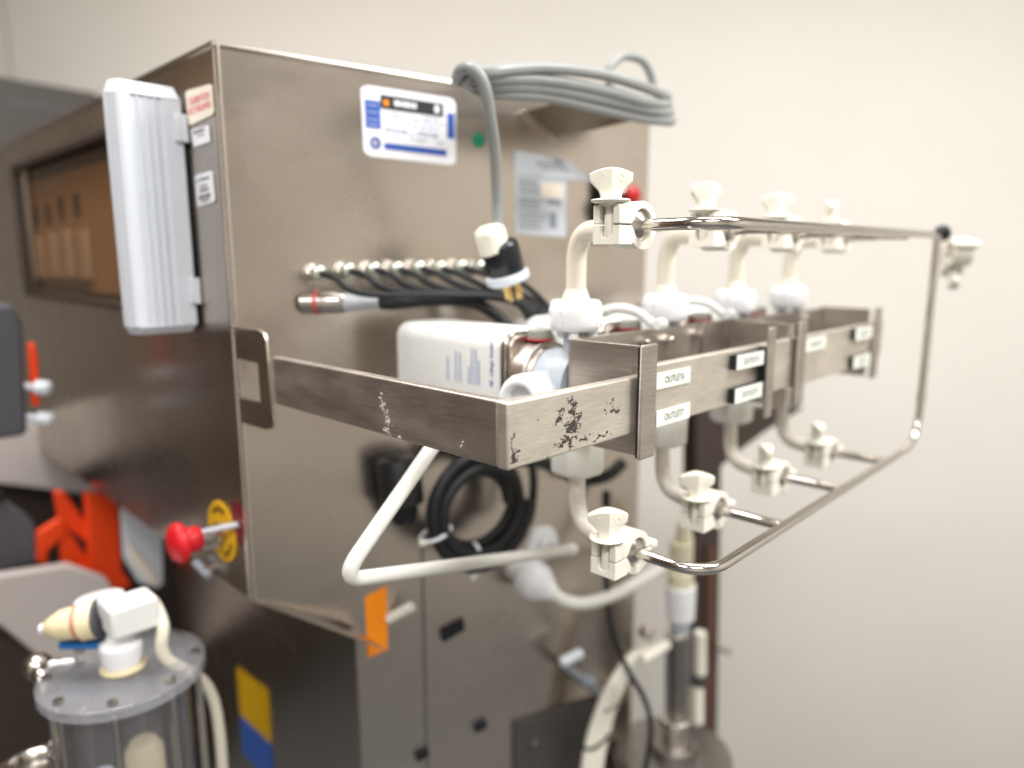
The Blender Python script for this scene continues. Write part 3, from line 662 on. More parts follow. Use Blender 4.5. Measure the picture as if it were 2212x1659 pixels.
# ------------------------------------------------------------------ sanitary clamps
def make_clamp():
    """local frame: pipe along y, screw block on -x, hinge on +x"""
    t = thing('pipe_clamp', '', 'clamp', group='cream wing-nut pipe clamps')
    W_ = .0165
    n = 14; ro, ri = .0245, .0168
    def half(sign):
        g = .0008
        out = [(-.0415, g), (-.0415, .0185), (-.0395, .0195), (-.0185, .0195)]
        for k in range(n + 1):
            an = R(136 - (136 - 12) * k / n); out.append((ro * math.cos(an), ro * math.sin(an)))
        out += [(.030, .0052), (.030, g + .0002), (ri + .001, g + .0002)]
        for k in range(n + 1):
            an = R(4 + (160 - 4) * k / n); out.append((ri * math.cos(an), ri * math.sin(an)))
        out += [(-.0200, g)]
        return [(x, sign * z) for x, z in out]
    sw = .0082                                 # half width of the screw slot
    for sign, nm in ((1, 'upper_jaw'), (-1, 'lower_jaw')):
        bm = B(); P = half(sign)
        prism(bm, P, 'y', -W_, W_)
        # slot: cut by boolean-free construction - build the jaw as body behind the slot and two cheeks
        bm.free(); bm = B()
        body = [(max(x, -.0270), z) for x, z in P]
        # remove duplicate points
        bd = [body[0]]
        for p in body[1:]:
            if (Vector(p) - Vector(bd[-1])).length > 1e-5: bd.append(p)
        prism(bm, bd, 'y', -W_, W_)
        zz = (.0008, .0195) if sign > 0 else (-.0195, -.0008)
        for y0, y1 in ((-W_, -sw), (sw, W_)): box(bm, -.0415, -.0268, y0, y1, zz[0], zz[1])
        if sign < 0:                           # rounded floor of the slot
            pts = [(-sw - .0002, -.0195), (sw + .0002, -.0195), (sw + .0002, -.0055)]
            for k in range(9): an = R(0 - 180 * k / 8); pts.append((sw * math.cos(an), -.0060 + .0082 * math.sin(an)))
            pts.append((-sw - .0002, -.0055)); prism(bm, [(y, z) for y, z in pts], 'x', -.0412, -.0272)
        part(nm, bm, M['cream'], t, local=True, bev=.0008)
    bm = B(); sweep(bm, [(.0335, -W_ - .001, 0), (.0335, W_ + .001, 0)], .0058, 18); hg = part('hinge', bm, M['cream'], t, local=True, bev=.001)
    bm = B(); sweep(bm, [(.0335, -W_ - .0022, 0), (.0335, W_ + .0022, 0)], .003, 14); part('hinge_pin', bm, M['cream'], hg, local=True)
    # screw
    sx = -.0345
    bm = B(); lathe(bm, [(.0052, -.0155), (.0060, -.014), (.0060, .0095), (.0048, .0100), (.0056, .0112), (.0046, .0124), (.0056, .0136), (.0046, .0148), (.0056, .0160), (.0048, .0172), (.0048, .022)], (sx, 0, 0), (0, 0, 1), 18); part('screw', bm, M['cream'], t, local=True, sharp=50)
    # wing nut
    K = thing_part(t, sx)
    bm = B(); lathe(bm, [(.0115, .0190), (.0115, .0207), (.0160, .0212), (.0195, .0224), (.0201, .0236), (.0192, .0248), (.0178, .0250), (.0160, .0240), (.0130, .0244), (.0, .0247)], (0, 0, 0), (0, 0, 1), 36); fl = part('knob_flange', bm, M['cream'], K, local=True, sharp=45)
    levels = [(.0243, .0105, .0060, .0100), (.0285, .0102, .0050, .0098), (.0335, .0125, .0042, .0100), (.0390, .0180, .0036, .0104), (.0420, .0212, .0034, .0104), (.0500, .0218, .0032, .0100)]
    cols = [-1, -.75, -.5, -.25, 0, .25, .5, .75, 1]
    bm = B(); F_, Bk = [], []
    for li, (z, w_, te, tm) in enumerate(levels):
        fr_, br_ = [], []
        for c in cols:
            zz = z + ((1 - c * c) * .0052 if li == len(levels) - 1 else 0)
            th_ = te + (tm - te) * (1 - abs(c)) 
            fr_.append(bm.verts.new((c * w_, -th_, zz))); br_.append(bm.verts.new((c * w_, th_, zz)))
        F_.append(fr_); Bk.append(br_)
    for i in range(len(levels) - 1):
        for j in range(8):
            bm.faces.new((F_[i][j], F_[i][j + 1], F_[i + 1][j + 1], F_[i + 1][j])); bm.faces.new((Bk[i][j + 1], Bk[i][j], Bk[i + 1][j], Bk[i + 1][j + 1]))
        bm.faces.new((Bk[i][0], F_[i][0], F_[i + 1][0], Bk[i + 1][0])); bm.faces.new((F_[i][8], Bk[i][8], Bk[i + 1][8], F_[i + 1][8]))
    for j in range(8):
        bm.faces.new((F_[-1][j], F_[-1][j + 1], Bk[-1][j + 1], Bk[-1][j])); bm.faces.new((F_[0][j + 1], F_[0][j], Bk[0][j], Bk[0][j + 1]))
    bmesh.ops.recalc_face_normals(bm, faces=bm.faces[:])
    part('knob_wing', bm, M['cream'], K, local=True, bev=.0009, sharp=30)
    for sx_ in (-.0095, .0095):
        bm = B(); lathe(bm, [(.0034, -.0004), (.0034, .0004), (.0028, .0004), (.0028, -.0004)], (sx_, -.0072, .0455), (math.copysign(.30, sx_), -1, 0), 20); part('moulded_ring', bm, M['cream'], K, local=True)
    return t
def thing_part(t, sx):
    me = bpy.data.meshes.new('wing_nut'); bm = B(); lathe(bm, [(.0075, .0175), (.0075, .0200)], (0, 0, 0), (0, 0, 1), 20); bm.to_mesh(me); bm.free()
    me.materials.append(M['cream']); o = bpy.data.objects.new('wing_nut', me); C.objects.link(o); o.parent = t; o.location = (sx, 0, 0); return o
clamp0 = make_clamp()
first = True
def place_clamp(a, b, z, knob, label, frame=None, scale=1):
    global first
    c = clamp0 if first else copy_tree(clamp0); first = False
    c.matrix_world = (frame if frame is not None else TF @ Matrix.Translation((a, b, z)))
    c['label'] = label
    for ch in c.children:
        if ch.name.startswith('wing_nut'): ch.rotation_euler[2] = R(knob)
    return c
ZT, ZB = .1545, -.2015; BT, BB = .028, .022
AT = (.2107, .3985, .5935, .787)
top_k = (-48, -20, -52, 25); bot_k = (-42, -48, 40, 35)
names_t = ('upper front clamp with a broad wing knob, sharp, above the first milky cap', 'upper clamp with its wing knob turned, second from the front on the top pipe', 'upper clamp third from the front on the top pipe, knob pale against the wall', 'upper clamp farthest along the top pipe, narrow edge-on knob')
names_b = ('lower front clamp with two small moulded rings on its knob', 'lower clamp second from the front, on the short stub below the rack', 'lower clamp third from the front with its knob edge on', 'lower clamp farthest back, blurred under the end of the rack')
for i in range(4):
    place_clamp(AT[i], BT, ZT, top_k[i], names_t[i])
for i in range(4):
    place_clamp(AT[i], BB, ZB, bot_k[i], names_b[i])

# ------------------------------------------------------------------ bent pipe frame (manifold) with stubs and ferrules
def manifold():
    t = thing('pipe_manifold', 'polished steel pipe bent into a tall loop in front of the rack, stubs to clamps', 'pipe', at=(AT[0], -.08, ZB), fr=TF)
    r = .0063; bm_ = -.078; ae = .945
    path = fillet([(AT[0], BT - .01, ZT), (AT[0], bm_, ZT), (ae, bm_, ZT + .006), (ae, bm_, ZB + .004), (AT[0], bm_, ZB), (AT[0], BB - .01, ZB)], [0, .05, .004, .075, .06, 0], 14)
    bm = B(); sweep(bm, path, r, 24); part('main_pipe', bm, M['chrome'], t, TF, sharp=80)
    for z, bc in ((ZT, BT), (ZB, BB)):
        for i, a in enumerate(AT):
            if i:
                zz = z + .001
                bm = B(); sweep(bm, [(a, bm_, zz), (a, bc - .01, zz)], r * .97, 18); part('stub_pipe', bm, M['chrome'], t, TF)
                bm = B(); sweep(bm, [(a, bm_ + r * .9, zz), (a, bm_ + r * .9 + .002, zz)], r * 1.12, 18); part('weld_ring', bm, M['tubesteel'], t, TF)
            bm = B(); lathe(bm, [(.0062, -.026), (.0066, -.019), (.0156, -.0135), (.0166, -.0120), (.0166, .004), (.0162, .0045), (.0162, .0050), (.0165, .0055), (.0165, .011), (.015, .013), (.011, .019), (.0115, .024)], (a, bc, z), (0, 1, 0), 40)
            part('ferrule', bm, M['tubesteel'], t, TF, sharp=50)
    bm = B(); lathe(bm, [(.0075, -.006), (.0075, .006)], (ae, bm_, ZB + .085), (0, 0, 1), 18); part('weld_ring', bm, M['chrome'], t, TF)
    # short sample branch with ferrule at the far upper corner
    e = Vector((ae + .012, bm_, ZT + .007))
    bm = B(); sweep(bm, [(ae - .01, bm_, ZT + .006), e], r, 16); part('end_stub', bm, M['chrome'], t, TF)
    bm = B(); lathe(bm, [(.0075, 0), (.0135, .005), (.0135, .010), (.006, .014), (0, .014)], e, (1, -.3, .3), 24); part('end_ferrule', bm, M['blackgl'], t, TF)
manifold()
# tilted clamp hanging at the far corner of the manifold
p = T(2072, 545, b=-.078)
fr = TF @ Matrix.Translation(p) @ Matrix.Rotation(R(35), 4, 'Z') @ Matrix.Rotation(R(205), 4, 'Y')
place_clamp(0, 0, 0, 10, 'clamp hanging upside down at the far upper corner of the bent pipe', frame=fr)

# ------------------------------------------------------------------ power cable coil on its trough
def hanger():
    t = thing('cable_hanger', 'folded steel trough standing out of the cabinet side and carrying the grey cable coil', 'hanger', at=S(1192, 300), fr=FF)
    a, b, c = S(1128, 242), S(1192, 302), S(1300, 250)
    th = .003
    pts = [(a.x, a.z), (b.x - .01, b.z + .006), (b.x + .01, b.z + .004), (b.x + .035, b.z + .014), (b.x + .034, b.z + .017), (b.x + .01, b.z + .0075), (b.x - .008, b.z + .010), (a.x + .003, a.z + .001)]
    bm = B(); prism(bm, pts, 'y', -.172, -.001); part('trough', bm, M['shadesteel'], t, FF, bev=.0008)
    bm = B(); prism(bm, [(a.x - .004, a.z + .0), (a.x + .0, a.z + .002), (b.x + .01, b.z - .006), (b.x - .012, b.z - .004)], 'y', -.012, -.0005); part('mounting_flange', bm, M['steel'], t, FF)
hanger()
def coil():
    c0 = Vector(S(1225, 205, -.12))
    t = thing('power_cable', 'thick grey power cable coiled on the hanger with its black and white plug hanging down', 'cable', at=c0, fr=FF)
    fronts = [((1055, 199), (1180, 210), (1298, 236), (1390, 256)), ((1050, 184), (1175, 191), (1295, 214), (1400, 238)), ((1046, 170), (1175, 173), (1297, 194), (1400, 222)), ((1046, 158), (1172, 147), (1294, 160), (1385, 186))]
    pts = []
    for k, f in enumerate(fronts):
        pts.append(S(1008, 182 - 5 * k, -.13))
        pts += [S(x, y, -.185 - .006 * k) for x, y in f]
        pts.append(S(1448 - 3 * k, 262 - 18 * k, -.165)); pts.append(S(1440 - 3 * k, 256 - 17 * k, -.115))
        pts += [S(x - 12, y - 3, -.085) for x, y in f[::-1]]
    pts.append(S(1000, 165, -.12))
    bm = B(); sweep(bm, smooth_path(pts, 6), .0078, 10); part('coil', bm, M['greycable'], t, FF)
    # strap loop standing above the far end
    q = [S(1318, 190, -.10), S(1316, 150, -.10), S(1345, 122, -.10), S(1385, 130, -.10), S(1405, 160, -.10), S(1412, 195, -.10)]
    bm = B(); sweep(bm, smooth_path(q, 6), .0068, 10); part('loop', bm, M['greycable'], t, FF)
    # end hanging to the plug
    q = [S(1130, 190, -.10), S(1060, 172, -.11), S(1010, 160, -.12), S(988, 175, -.12), S(995, 152, -.18), S(1022, 148, -.215), S(1046, 185, -.225), S(1060, 260, -.215), S(1070, 340, -.195), S(1074, 430, -.18), S(1075, 505, -.18)]
    bm = B(); sweep(bm, smooth_path(q, 8), .0078, 12); part('hanging_end', bm, M['greycable'], t, FF)
    # plug: pale cord grip, black body, white face, brass blades
    top = S(1063, 500, -.18); bot = S(1092, 612, -.18); ax = (bot - top).normalized(); L_ = (bot - top).length
    def at(u): return top + ax * (L_ * u)
    bm = B(); lathe(bm, [(.012, -.008), (.020, -.003), (.0215, .004), (.0215, .028), (.016, .032)], at(0) + Vector((-.004, 0, 0)), ax, 24); pl = part('cord_grip', bm, M['cream'], t, FF, sharp=50)
    bm = B(); lathe(bm, [(.012, .010), (.0245, .016), (.0265, .022), (.0265, L_ * .80), (.025, L_ * .82)], at(0) + Vector((.006, 0, 0)), ax, 32); pb = part('plug_body', bm, M['blackgl'], t, FF, sharp=50)
    bm = B(); lathe(bm, [(.028, L_ * .80), (.0305, L_ * .82), (.0305, L_ * .94), (.025, L_ * .99), (.0, L_ * .99)], at(0) + Vector((.006, 0, 0)), ax, 32); pf = part('plug_face', bm, M['paper_grey'], t, FF, sharp=50)
    for dx in (-.010, .0, .010):
        p = at(.97) + Vector((.006 + dx, .004 if dx == 0 else -.004, 0)); bm = B(); ln = .024 if dx else .028
        e = p + ax * ln
        sweep(bm, [p, e], .0042 if dx else .0036, 8); part('blade', bm, M['brass'], pf, FF)
coil()

# ------------------------------------------------------------------ connectors and cables on the cabinet side
def connectors():
    xs = ((672, 590), (735, 585), (788, 583), (838, 582), (885, 580), (930, 580), (975, 578), (1015, 578))
    lbs = ('leftmost small steel cable connector in the row, standing clear of the rest', 'second steel connector of the row above the red-ringed one', 'third steel connector of the row from the left', 'fourth steel connector of the row from the left', 'fifth steel connector of the row, over the thick black cable', 'sixth steel connector of the row from the left', 'seventh steel connector, next to last before the hanging plug', 'last steel connector of the row, beside the black plug')
    for i, (x, y) in enumerate(xs):
        p = S(x, y, 0)
        t = thing('cable_connector', lbs[i], 'connector', at=p, fr=FF, group='row of small steel connectors with thin black cables')
        o = Vector((0, -1, 0))
        bm = B(); lathe(bm, [(.0150, 0), (.0150, .006), (.0125, .0065), (.0125, .018), (.010, .020), (.009, .032)], p, o, 6); part('socket', bm, M['tubesteel'], t, FF, bev=.0006)
        bm = B(); lathe(bm, [(.0105, .020), (.0112, .022), (.0105, .038), (.006, .041)], p, o, 16); part('nut', bm, M['connector'], t, FF)
        q = [p + o * .038, p + Vector((.012, -.062, -.006)), p + Vector((.05, -.085, -.028)), Vector((p.x * .35 + .33, -.10, .062 - .003 * i)), Vector((.42, -.11, .020 + .006 * (i % 3))), Vector((.46 + .004 * i, -.09, -.05))]
        bm = B(); sweep(bm, smooth_path(q, 7), .0048, 8); part('thin_cable', bm, M['black'], t, FF)
    # large connector
    p = S(660, 655, 0); t = thing('large_connector', 'large steel cable connector with a red ring and thick black cable below the row', 'connector', at=p, fr=FF)
    e = (S(800, 652, -.055) - p); o = e.normalized()
    bm = B(); lathe(bm, [(.0155, -.004), (.0155, .014)], p, o, 24); part('socket', bm, M['tubesteel'], t, FF)
    bm = B(); lathe(bm, [(.0162, .014), (.0162, .019)], p, o, 24); part('red_ring', bm, M['redring'], t, FF)
    bm = B(); lathe(bm, [(.0155, .019), (.0155, .045), (.0145, .047), (.0145, .056), (.013, .058)], p, o, 24); part('sleeve', bm, M['tubesteel'], t, FF, sharp=50)
    bm = B(); lathe(bm, [(.0135, .056), (.012, .085), (.0095, .105)], p, o, 20); part('strain_relief', bm, M['paper_grey'], t, FF)
    q = [p + o * .10, S(850, 655, -.055), S(930, 648, -.06), S(1010, 650, -.07), S(1060, 672, -.09), S(1095, 705, -.11), S(1120, 760, -.12)]
    bm = B(); sweep(bm, smooth_path(q, 8), .0095, 12); part('thick_cable', bm, M['black'], t, FF)
connectors()

def rotary():
    p = S(1300, 452, 0); t = thing('rotary_switch', 'black rotary switch high on the right of the cabinet side behind the clamp knob', 'switch', at=p, fr=FF)
    bm = B(); box(bm, p.x - .018, p.x + .030, -.022, -.0005, p.z - .062, p.z + .060); part('switch_body', bm, M['blackgl'], t, FF, bev=.006)
    bm = B(); lathe(bm, [(.02, 0), (.02, .014), (.016, .018), (0, .018)], (p.x + .006, -.022, p.z), (0, -1, 0), 24); part('dial', bm, M['slate'], t, FF)
    p = S(1352, 424, 0); t = thing('red_knob', 'small red knob on the cabinet side peeping out behind the front clamp', 'knob', at=p, fr=FF)
    bm = B(); lathe(bm, [(.009, 0), (.009, .012), (.016, .014), (.018, .020), (.013, .026), (0, .027)], p, (0, -1, 0), 28); part('button', bm, M['darkred'], t, FF, sharp=50)
    bm = B(); lathe(bm, [(.014, 0), (.014, .006)], p, (0, -1, 0), 24); part('collar', bm, M['tubesteel'], t, FF)
rotary()

# ------------------------------------------------------------------ emergency stop
def estop():
    c = T(482, 1147, a=0)
    t = thing('emergency_stop', 'red mushroom emergency stop with yellow ring plate on the cabinet corner', 'emergency stop', at=c, fr=TF)
    bm = B(); lathe(bm, [(.046, .0004), (.047, .0015), (.046, .003), (.0, .003)], c, LN, 48); r = part('ring_plate', bm, M['yellow'], t, TF)
    q = [c + Vector((-.0032, .03, .03)), c + Vector((-.0032, -.03, .03)), c + Vector((-.0032, -.03, -.03)), c + Vector((-.0032, .03, -.03))]
    bm = B()
    for k in range(40):
        an = R(200 + 4 * k) if k < 16 else R(20 + 4 * (k - 16))
        if k in (4, 9, 13, 21, 27, 33): continue
        if 16 <= k < 22: continue
        d = Vector((0, math.cos(an), math.sin(an))); tn = Vector((0, -math.sin(an), math.cos(an)))
        pc = c + d * .0345 + Vector((-.0033, 0, 0)); h_, w_ = .004, .0009
        bm.faces.new([bm.verts.new(pc + d * u * h_ + tn * v * w_) for u, v in ((-1, -1), (1, -1), (1, 1), (-1, 1))])
    part('lettering', bm, M['ink'], r, TF)
    bm = B(); lathe(bm, [(.015, .003), (.015, .010), (.0125, .012), (.0125, .034), (.011, .036)], c, LN, 28); part('collar', bm, M['tubesteel'], t, TF, sharp=50)
    bm = B(); lathe(bm, [(.016, .034), (.0185, .038), (.0190, .050), (.0175, .055), (.0275, .058), (.0300, .062), (.0295, .068), (.024, .074), (.012, .078), (0, .079)], c, LN, 40); part('mushroom', bm, M['red'], t, TF, sharp=60)
    # shroud pins
    bm = B(); e = T(518, 1132, a=.0); sweep(bm, [c + Vector((-.040, .004, .006)), Vector((-.002, e.y, e.z))], .0042, 12); part('pin', bm, M['display'], t, TF, bev=.001)
    bm = B(); sweep(bm, [c + Vector((-.034, .006, -.018)), c + Vector((-.006, .0, -.020))], .0045, 12); part('pin', bm, M['tubesteel'], t, TF, bev=.001)
    p = T(512, 1128, a=-.0005); bm = B(); box(bm, -.0016, -.0002, p.y - .012, p.y + .013, p.z - .032, p.z + .030); part('backing_label', bm, mat('dark_red_label', rgb(120, 30, 40), .4), t, TF)
estop()

# ------------------------------------------------------------------ white bent tube and the lower fittings
def lower():
    # white rod from under the rack to the lower fitting
    A_ = T(945, 950, b=.205); Bp = T(733, 1256, b=.205); D_ = T(1232, 1187, b=.30)
    t = thing('bent_white_tube', 'long white tube bent sharply below the rack corner and running back to a white fitting', 'tube', at=Bp, fr=TF)
    path = fillet([A_ + Vector((.012, 0, .022)), A_, Bp, D_], [0, .01, .02, 0], 10)
    bm = B(); sweep(bm, path, .0088, 20); part('tube', bm, M['wtube'], t, TF)
    bm = B(); lathe(bm, [(.010, -.006), (.0105, 0), (.010, .008)], D_, (D_ - Bp), 20); part('end_sleeve', bm, M['milk'], t, TF)
    # black hose coil
    c = S(1020, 1092, -.05); rr = .088
    t = thing('hose_coil', 'coil of black hose tied with white cable ties hanging under the rack', 'hose', at=c, fr=FF)
    pts = []
    for k in range(4 * 40 + 1):
        an = 2 * math.pi * k / 40; lap = k / 40
        ra = rr * (.66 + .10 * lap + .02 * math.sin(an * 2 + lap)); pts.append(c + Vector((ra * math.cos(an), -.02 + .012 * math.sin(lap * 2.9), ra * math.sin(an) * 1.02)))
    bm = B(); sweep(bm, pts, .0098, 12); part('hose_loops', bm, M['black'], t, FF)
    q = [S(1140, 1130, -.06), S(1152, 1060, -.06), S(1150, 1010, -.05), S(1135, 960, -.03)]
    bm = B(); sweep(bm, smooth_path([c + Vector((rr * .6, -.02, -rr * .75))] + q, 6), .0075, 10); part('hose_tail', bm, M['black'], t, FF)
    q = [S(1180, 1000, -.02), S(1250, 1035, -.03), S(1310, 1028, -.04), S(1345, 1000, -.04)]
    bm = B(); sweep(bm, smooth_path([c + Vector((.02, -.02, rr * .95))] + q, 6), .012, 10); part('hose_tail', bm, M['black'], t, FF)
    for an in (196, 262):
        d = Vector((math.cos(R(an)), 0, math.sin(R(an)))); pc = c + d * rr * .95 + Vector((0, -.02, 0))
        ring = [pc + d * (.026 * math.cos(u)) + Vector((0, 1, 0)) * (.020 * math.sin(u)) for u in [2 * math.pi * k / 20 for k in range(20)]]
        bm = B(); sweep(bm, ring, .0028, 6, closed=True); ct = part('cable_tie', bm, M['paper'], t, FF)
        bm = B(); pe = pc + d * .027 + Vector((0, -.006, 0)); bmesh.ops.create_icosphere(bm, subdivisions=2, radius=.0065, matrix=Matrix.Translation(pe)); part('tie_head', bm, M['cream'], ct, FF)
    # dark cylinder motor behind the coil
    p0, p1 = S(858, 985, -.03), S(872, 1110, -.035)
    t = thing('black_motor', 'black cylindrical housing under the rack left of the hose coil', 'housing', at=p1, fr=FF)
    bm = B(); lathe(bm, [(.030, 0), (.034, .004), (.034, (p1 - p0).length * .8), (.024, (p1 - p0).length * .84), (.022, (p1 - p0).length)], p0, p1 - p0, 28); part('motor_body', bm, M['black'], t, FF, sharp=50)
    bm = B(); lathe(bm, [(.023, (p1 - p0).length), (.018, (p1 - p0).length + .012), (0, (p1 - p0).length + .012)], p0, p1 - p0, 24); part('end_cap', bm, M['blackgl'], t, FF)
    # white disc fitting on the cabinet
    p = S(1168, 1172, 0)
    t = thing('white_port', 'round white port on the cabinet side behind the end of the bent white tube', 'port', at=p, fr=FF)
    bm = B(); lathe(bm, [(.034, 0), (.034, .010), (.026, .014), (.020, .016), (.020, .026), (.012, .028), (.010, .020), (0, .020)], p, (0, -1, 0), 36); part('port_body', bm, M['milk'], t, FF, sharp=50)
    bm = B(); lathe(bm, [(.038, 0), (.038, .004)], p, (0, -1, 0), 6); part('port_flange', bm, M['milk'], t, FF)
    # cone nut and curved tube to the beige valve
    p = S(1160, 1258, -.05); e = S(1200, 1285, -.09)
    t = thing('cone_fitting', 'white cone fitting with a curved white tube leading right to the beige valve', 'fitting', at=p, fr=FF)
    ax = (e - p)
    bm = B(); lathe(bm, [(.030, -.028), (.034, -.022), (.034, .004), (.028, .014), (.016, .034), (.012, .042), (0, .042)], p, ax, 32); part('cone_nut', bm, M['milk'], t, FF, sharp=50)
    bm = B(); lathe(bm, [(.020, -.075), (.020, -.030)], p, ax, 24); part('collar', bm, M['milk'], t, FF)
    q = [p + ax.normalized() * .035, S(1222, 1298, -.10), S(1262, 1303, -.10), S(1318, 1288, -.10), S(1375, 1258, -.09), S(1432, 1226, -.08)]
    bm = B(); sweep(bm, smooth_path(q, 8), .0115, 16); part('curved_tube', bm, M['wtube'], t, FF)
    # beige valve stack, milky nut, steel cylinder
    base = S(1462, 1592, -.10); top = S(1468, 1118, -.10)
    def at(y, x=None):
        return S(1465 if x is None else x, y, -.10)
    t = thing('valve_column', 'beige valve with milky nut on top of an upright steel cylinder beside the dark post', 'valve', at=base, fr=FF)
    def ln(y0, y1, r0, r1, nm, m, n=28, x=1466, b_=.002):
        p0, p1 = at(y0, x), at(y1, x); bm = B(); lathe(bm, [(r0, 0), (r1, (p1 - p0).length)], p0, p1 - p0, n); return part(nm, bm, m, t, FF, bev=b_)
    ln(1128, 1170, .012, .020, 'valve_stem', M['cream3'], 8, 1478); ln(1170, 1232, .024, .023, 'valve_body', M['cream3'], 8, 1472); ln(1232, 1262, .026, .026, 'valve_collar', M['cream3'], 28, 1470)
    ln(1262, 1335, .031, .028, 'milky_nut', M['milk'], 12, 1470); ln(1335, 1362, .020, .020, 'neck', M['bluegrey'], 24, 1468)
    ln(1362, 1375, .025, .025, 'upper_flange', M['tubesteel'], 28, 1462); ln(1375, 1545, .018, .018, 'steel_cylinder', M['darksteel'], 28, 1463); ln(1545, 1565, .034, .034, 'lower_flange', M['tubesteel'], 28, 1460)
    ln(1565, 1600, .022, .026, 'hub', M['chrome'], 28, 1458); ln(1600, 1700, .046, .046, 'foot_flange', M['darksteel'], 28, 1456)
    for x in (1440, 1488):
        ln(1372, 1550, .0042, .0042, 'tie_rod', M['chrome'], 10, x, 0)
    ln(1365, 1455, .013, .013, 'pale_sleeve', M['cream'], 18, 1512); ln(1478, 1560, .013, .013, 'pale_sleeve', M['cream'], 18, 1507); ln(1455, 1478, .016, .016, 'sleeve_joint', M['darkgrey'], 18, 1509)
    p0, p1 = S(1415, 1372, -.10), S(1395, 1410, -.13)
    bm = B(); sweep(bm, [S(1440, 1392, -.10), S(1385, 1425, -.11)], .011, 16); part('side_arm', bm, M['cream'], t, FF)
    bm = B(); lathe(bm, [(.013, 0), (.013, .02), (.008, .024), (0, .024)], S(1388, 1362, -.10), (0, -1, .1), 20); part('side_knob', bm, M['tubesteel'], t, FF)
    # dark post with gusset, under the far end of the rack
    t = thing('dark_post', 'dark brown steel post with a triangular gusset under the rack at the cabinet edge', 'post', at=S(1530, 1700, .02), fr=FF)
    pa = [S(x, y, .015) for x, y in ((1505, 880), (1740, 880), (1654, 933), (1589, 982), (1559, 1008), (1548, 1700), (1498, 1700))]
    bm = B(); prism(bm, [(p.x, p.z) for p in pa], 'y', .015, .055); part('post_body', bm, M['brown'], t, FF, bev=.003)
    pa = [S(x, y, .010) for x, y in ((1527, 1180), (1548, 1180), (1540, 1700), (1520, 1700))]
    bm = B(); prism(bm, [(p.x, p.z) for p in pa], 'y', .008, .0145); part('edge_strip', bm, M['wood'], t, FF)
    bm = B(); sweep(bm, [S(1545, 1395, .0), S(1575, 1407, -.01)], .008, 12); part('side_stud', bm, M['tubesteel'], t, FF)
    # bundle of beige cables with black ties and its branches
    t = thing('cable_bundle', 'bundle of thick beige cables held with black ties rising to the steel cylinder', 'cable bundle', at=S(1300, 1700, -.06), fr=FF)
    for off, rad in ((-15, .0095), (0, .0100), (14, .0085)):
        q = [S(1275 + off, 1720, -.07), S(1282 + off, 1640, -.07), S(1298 + off, 1570, -.07), S(1322 + off * .8, 1500, -.08), S(1355 + off * .5, 1440, -.09), S(1392 + off * .3, 1395, -.10)]
        bm = B(); sweep(bm, smooth_path(q, 6), rad, 14); part('beige_cable', bm, M['cream'], t, FF)
    for x, y in ((1288, 1598), (1312, 1520)):
        pc = S(x, y, -.07); ring = [pc + Vector((.030 * math.cos(u), .014 * math.sin(u), .006 * math.cos(u))) for u in [2 * math.pi * k / 20 for k in range(20)]]
        bm = B(); sweep(bm, ring, .003, 6, closed=True); part('black_tie', bm, M['blackgl'], t, FF)
    t = thing('black_cable', 'single black cable hanging from the lower front clamp area down past the beige bundle', 'cable', at=S(1390, 1700, -.12), fr=FF)
    q = [S(1310, 1060, -.03), S(1308, 1180, -.06), S(1312, 1290, -.10), S(1325, 1370, -.12), S(1355, 1445, -.12), S(1392, 1510, -.12), S(1406, 1570, -.12), S(1398, 1640, -.12), S(1380, 1720, -.12)]
    bm = B(); sweep(bm, smooth_path(q, 7), .0055, 10); part('cable', bm, M['black'], t, FF)
    bm = B(); lathe(bm, [(.007, 0), (.009, .008), (.008, .03)], q[0], (q[1] - q[0]), 16); part('gland', bm, M['blackgl'], t, FF)
    # little lever valve
    p = S(1250, 1440, 0)
    t = thing('lever_tap', 'small tap with a white lever on the lower cabinet side', 'tap', at=p, fr=FF)
    bm = B(); sweep(bm, [S(1212, 1432, -.05), S(1255, 1410, -.05)], .010, 16); part('lever', bm, M['display'], t, FF, bev=.003)
    bm = B(); sweep(bm, [S(1225, 1440, -.045), S(1290, 1495, -.01), S(1330, 1525, -.0)], .008, 14); part('stem', bm, M['inkgrey'], t, FF)
    bm = B(); lathe(bm, [(.014, 0), (.014, .014)], S(1268, 1468, -.03), S(1290, 1490, -.03) - S(1268, 1468, -.03), 6); part('hex', bm, M['inkgrey'], t, FF)
    # dark open recess and pump base at the bottom
    t = thing('pump_base', 'grey steel pump base plate at the bottom beside the dark post', 'base plate', at=S(1480, 1720, -.1), fr=FF)
    q = [S(1310, 1660, -.2), S(1420, 1600, -.03)]
    z = S(1450, 1625, -.10).z
    bm = B(); lathe(bm, [(.0, -.10), (.115, -.10), (.12, -.096), (.12, -.004), (.115, 0), (0, 0)], (S(1455, 1625, -.10).x, -.10, z), (0, 0, 1), 40); part('drum', bm, M['darksteel'], t, FF)
    bm = B(); lathe(bm, [(.124, -.03), (.124, -.02)], (S(1455, 1625, -.10).x, -.10, z), (0, 0, 1), 40); part('drum_band', bm, M['tubesteel'], t, FF)
    # dark opening in the lower cabinet side
    t = thing('access_hatch', 'dark rubber-faced hatch low on the cabinet side behind the beige cables', 'hatch', at=S(1170, 1700, -.0), fr=FF)
    pa = [S(x, y, -.004) for x, y in ((1110, 1560), (1290, 1505), (1290, 1720), (1110, 1720))]
    bm = B(); prism(bm, [(p.x, p.z) for p in pa], 'y', -.006, -.001); part('hatch_panel', bm, M['darkgrey'], t, FF, bev=.002)
    bm = B(); lathe(bm, [(.006, 0), (.006, .008)], S(1150, 1600, -.006), (0, -1, 0), 14); part('hatch_screw', bm, M['tubesteel'], t, FF)
lower()

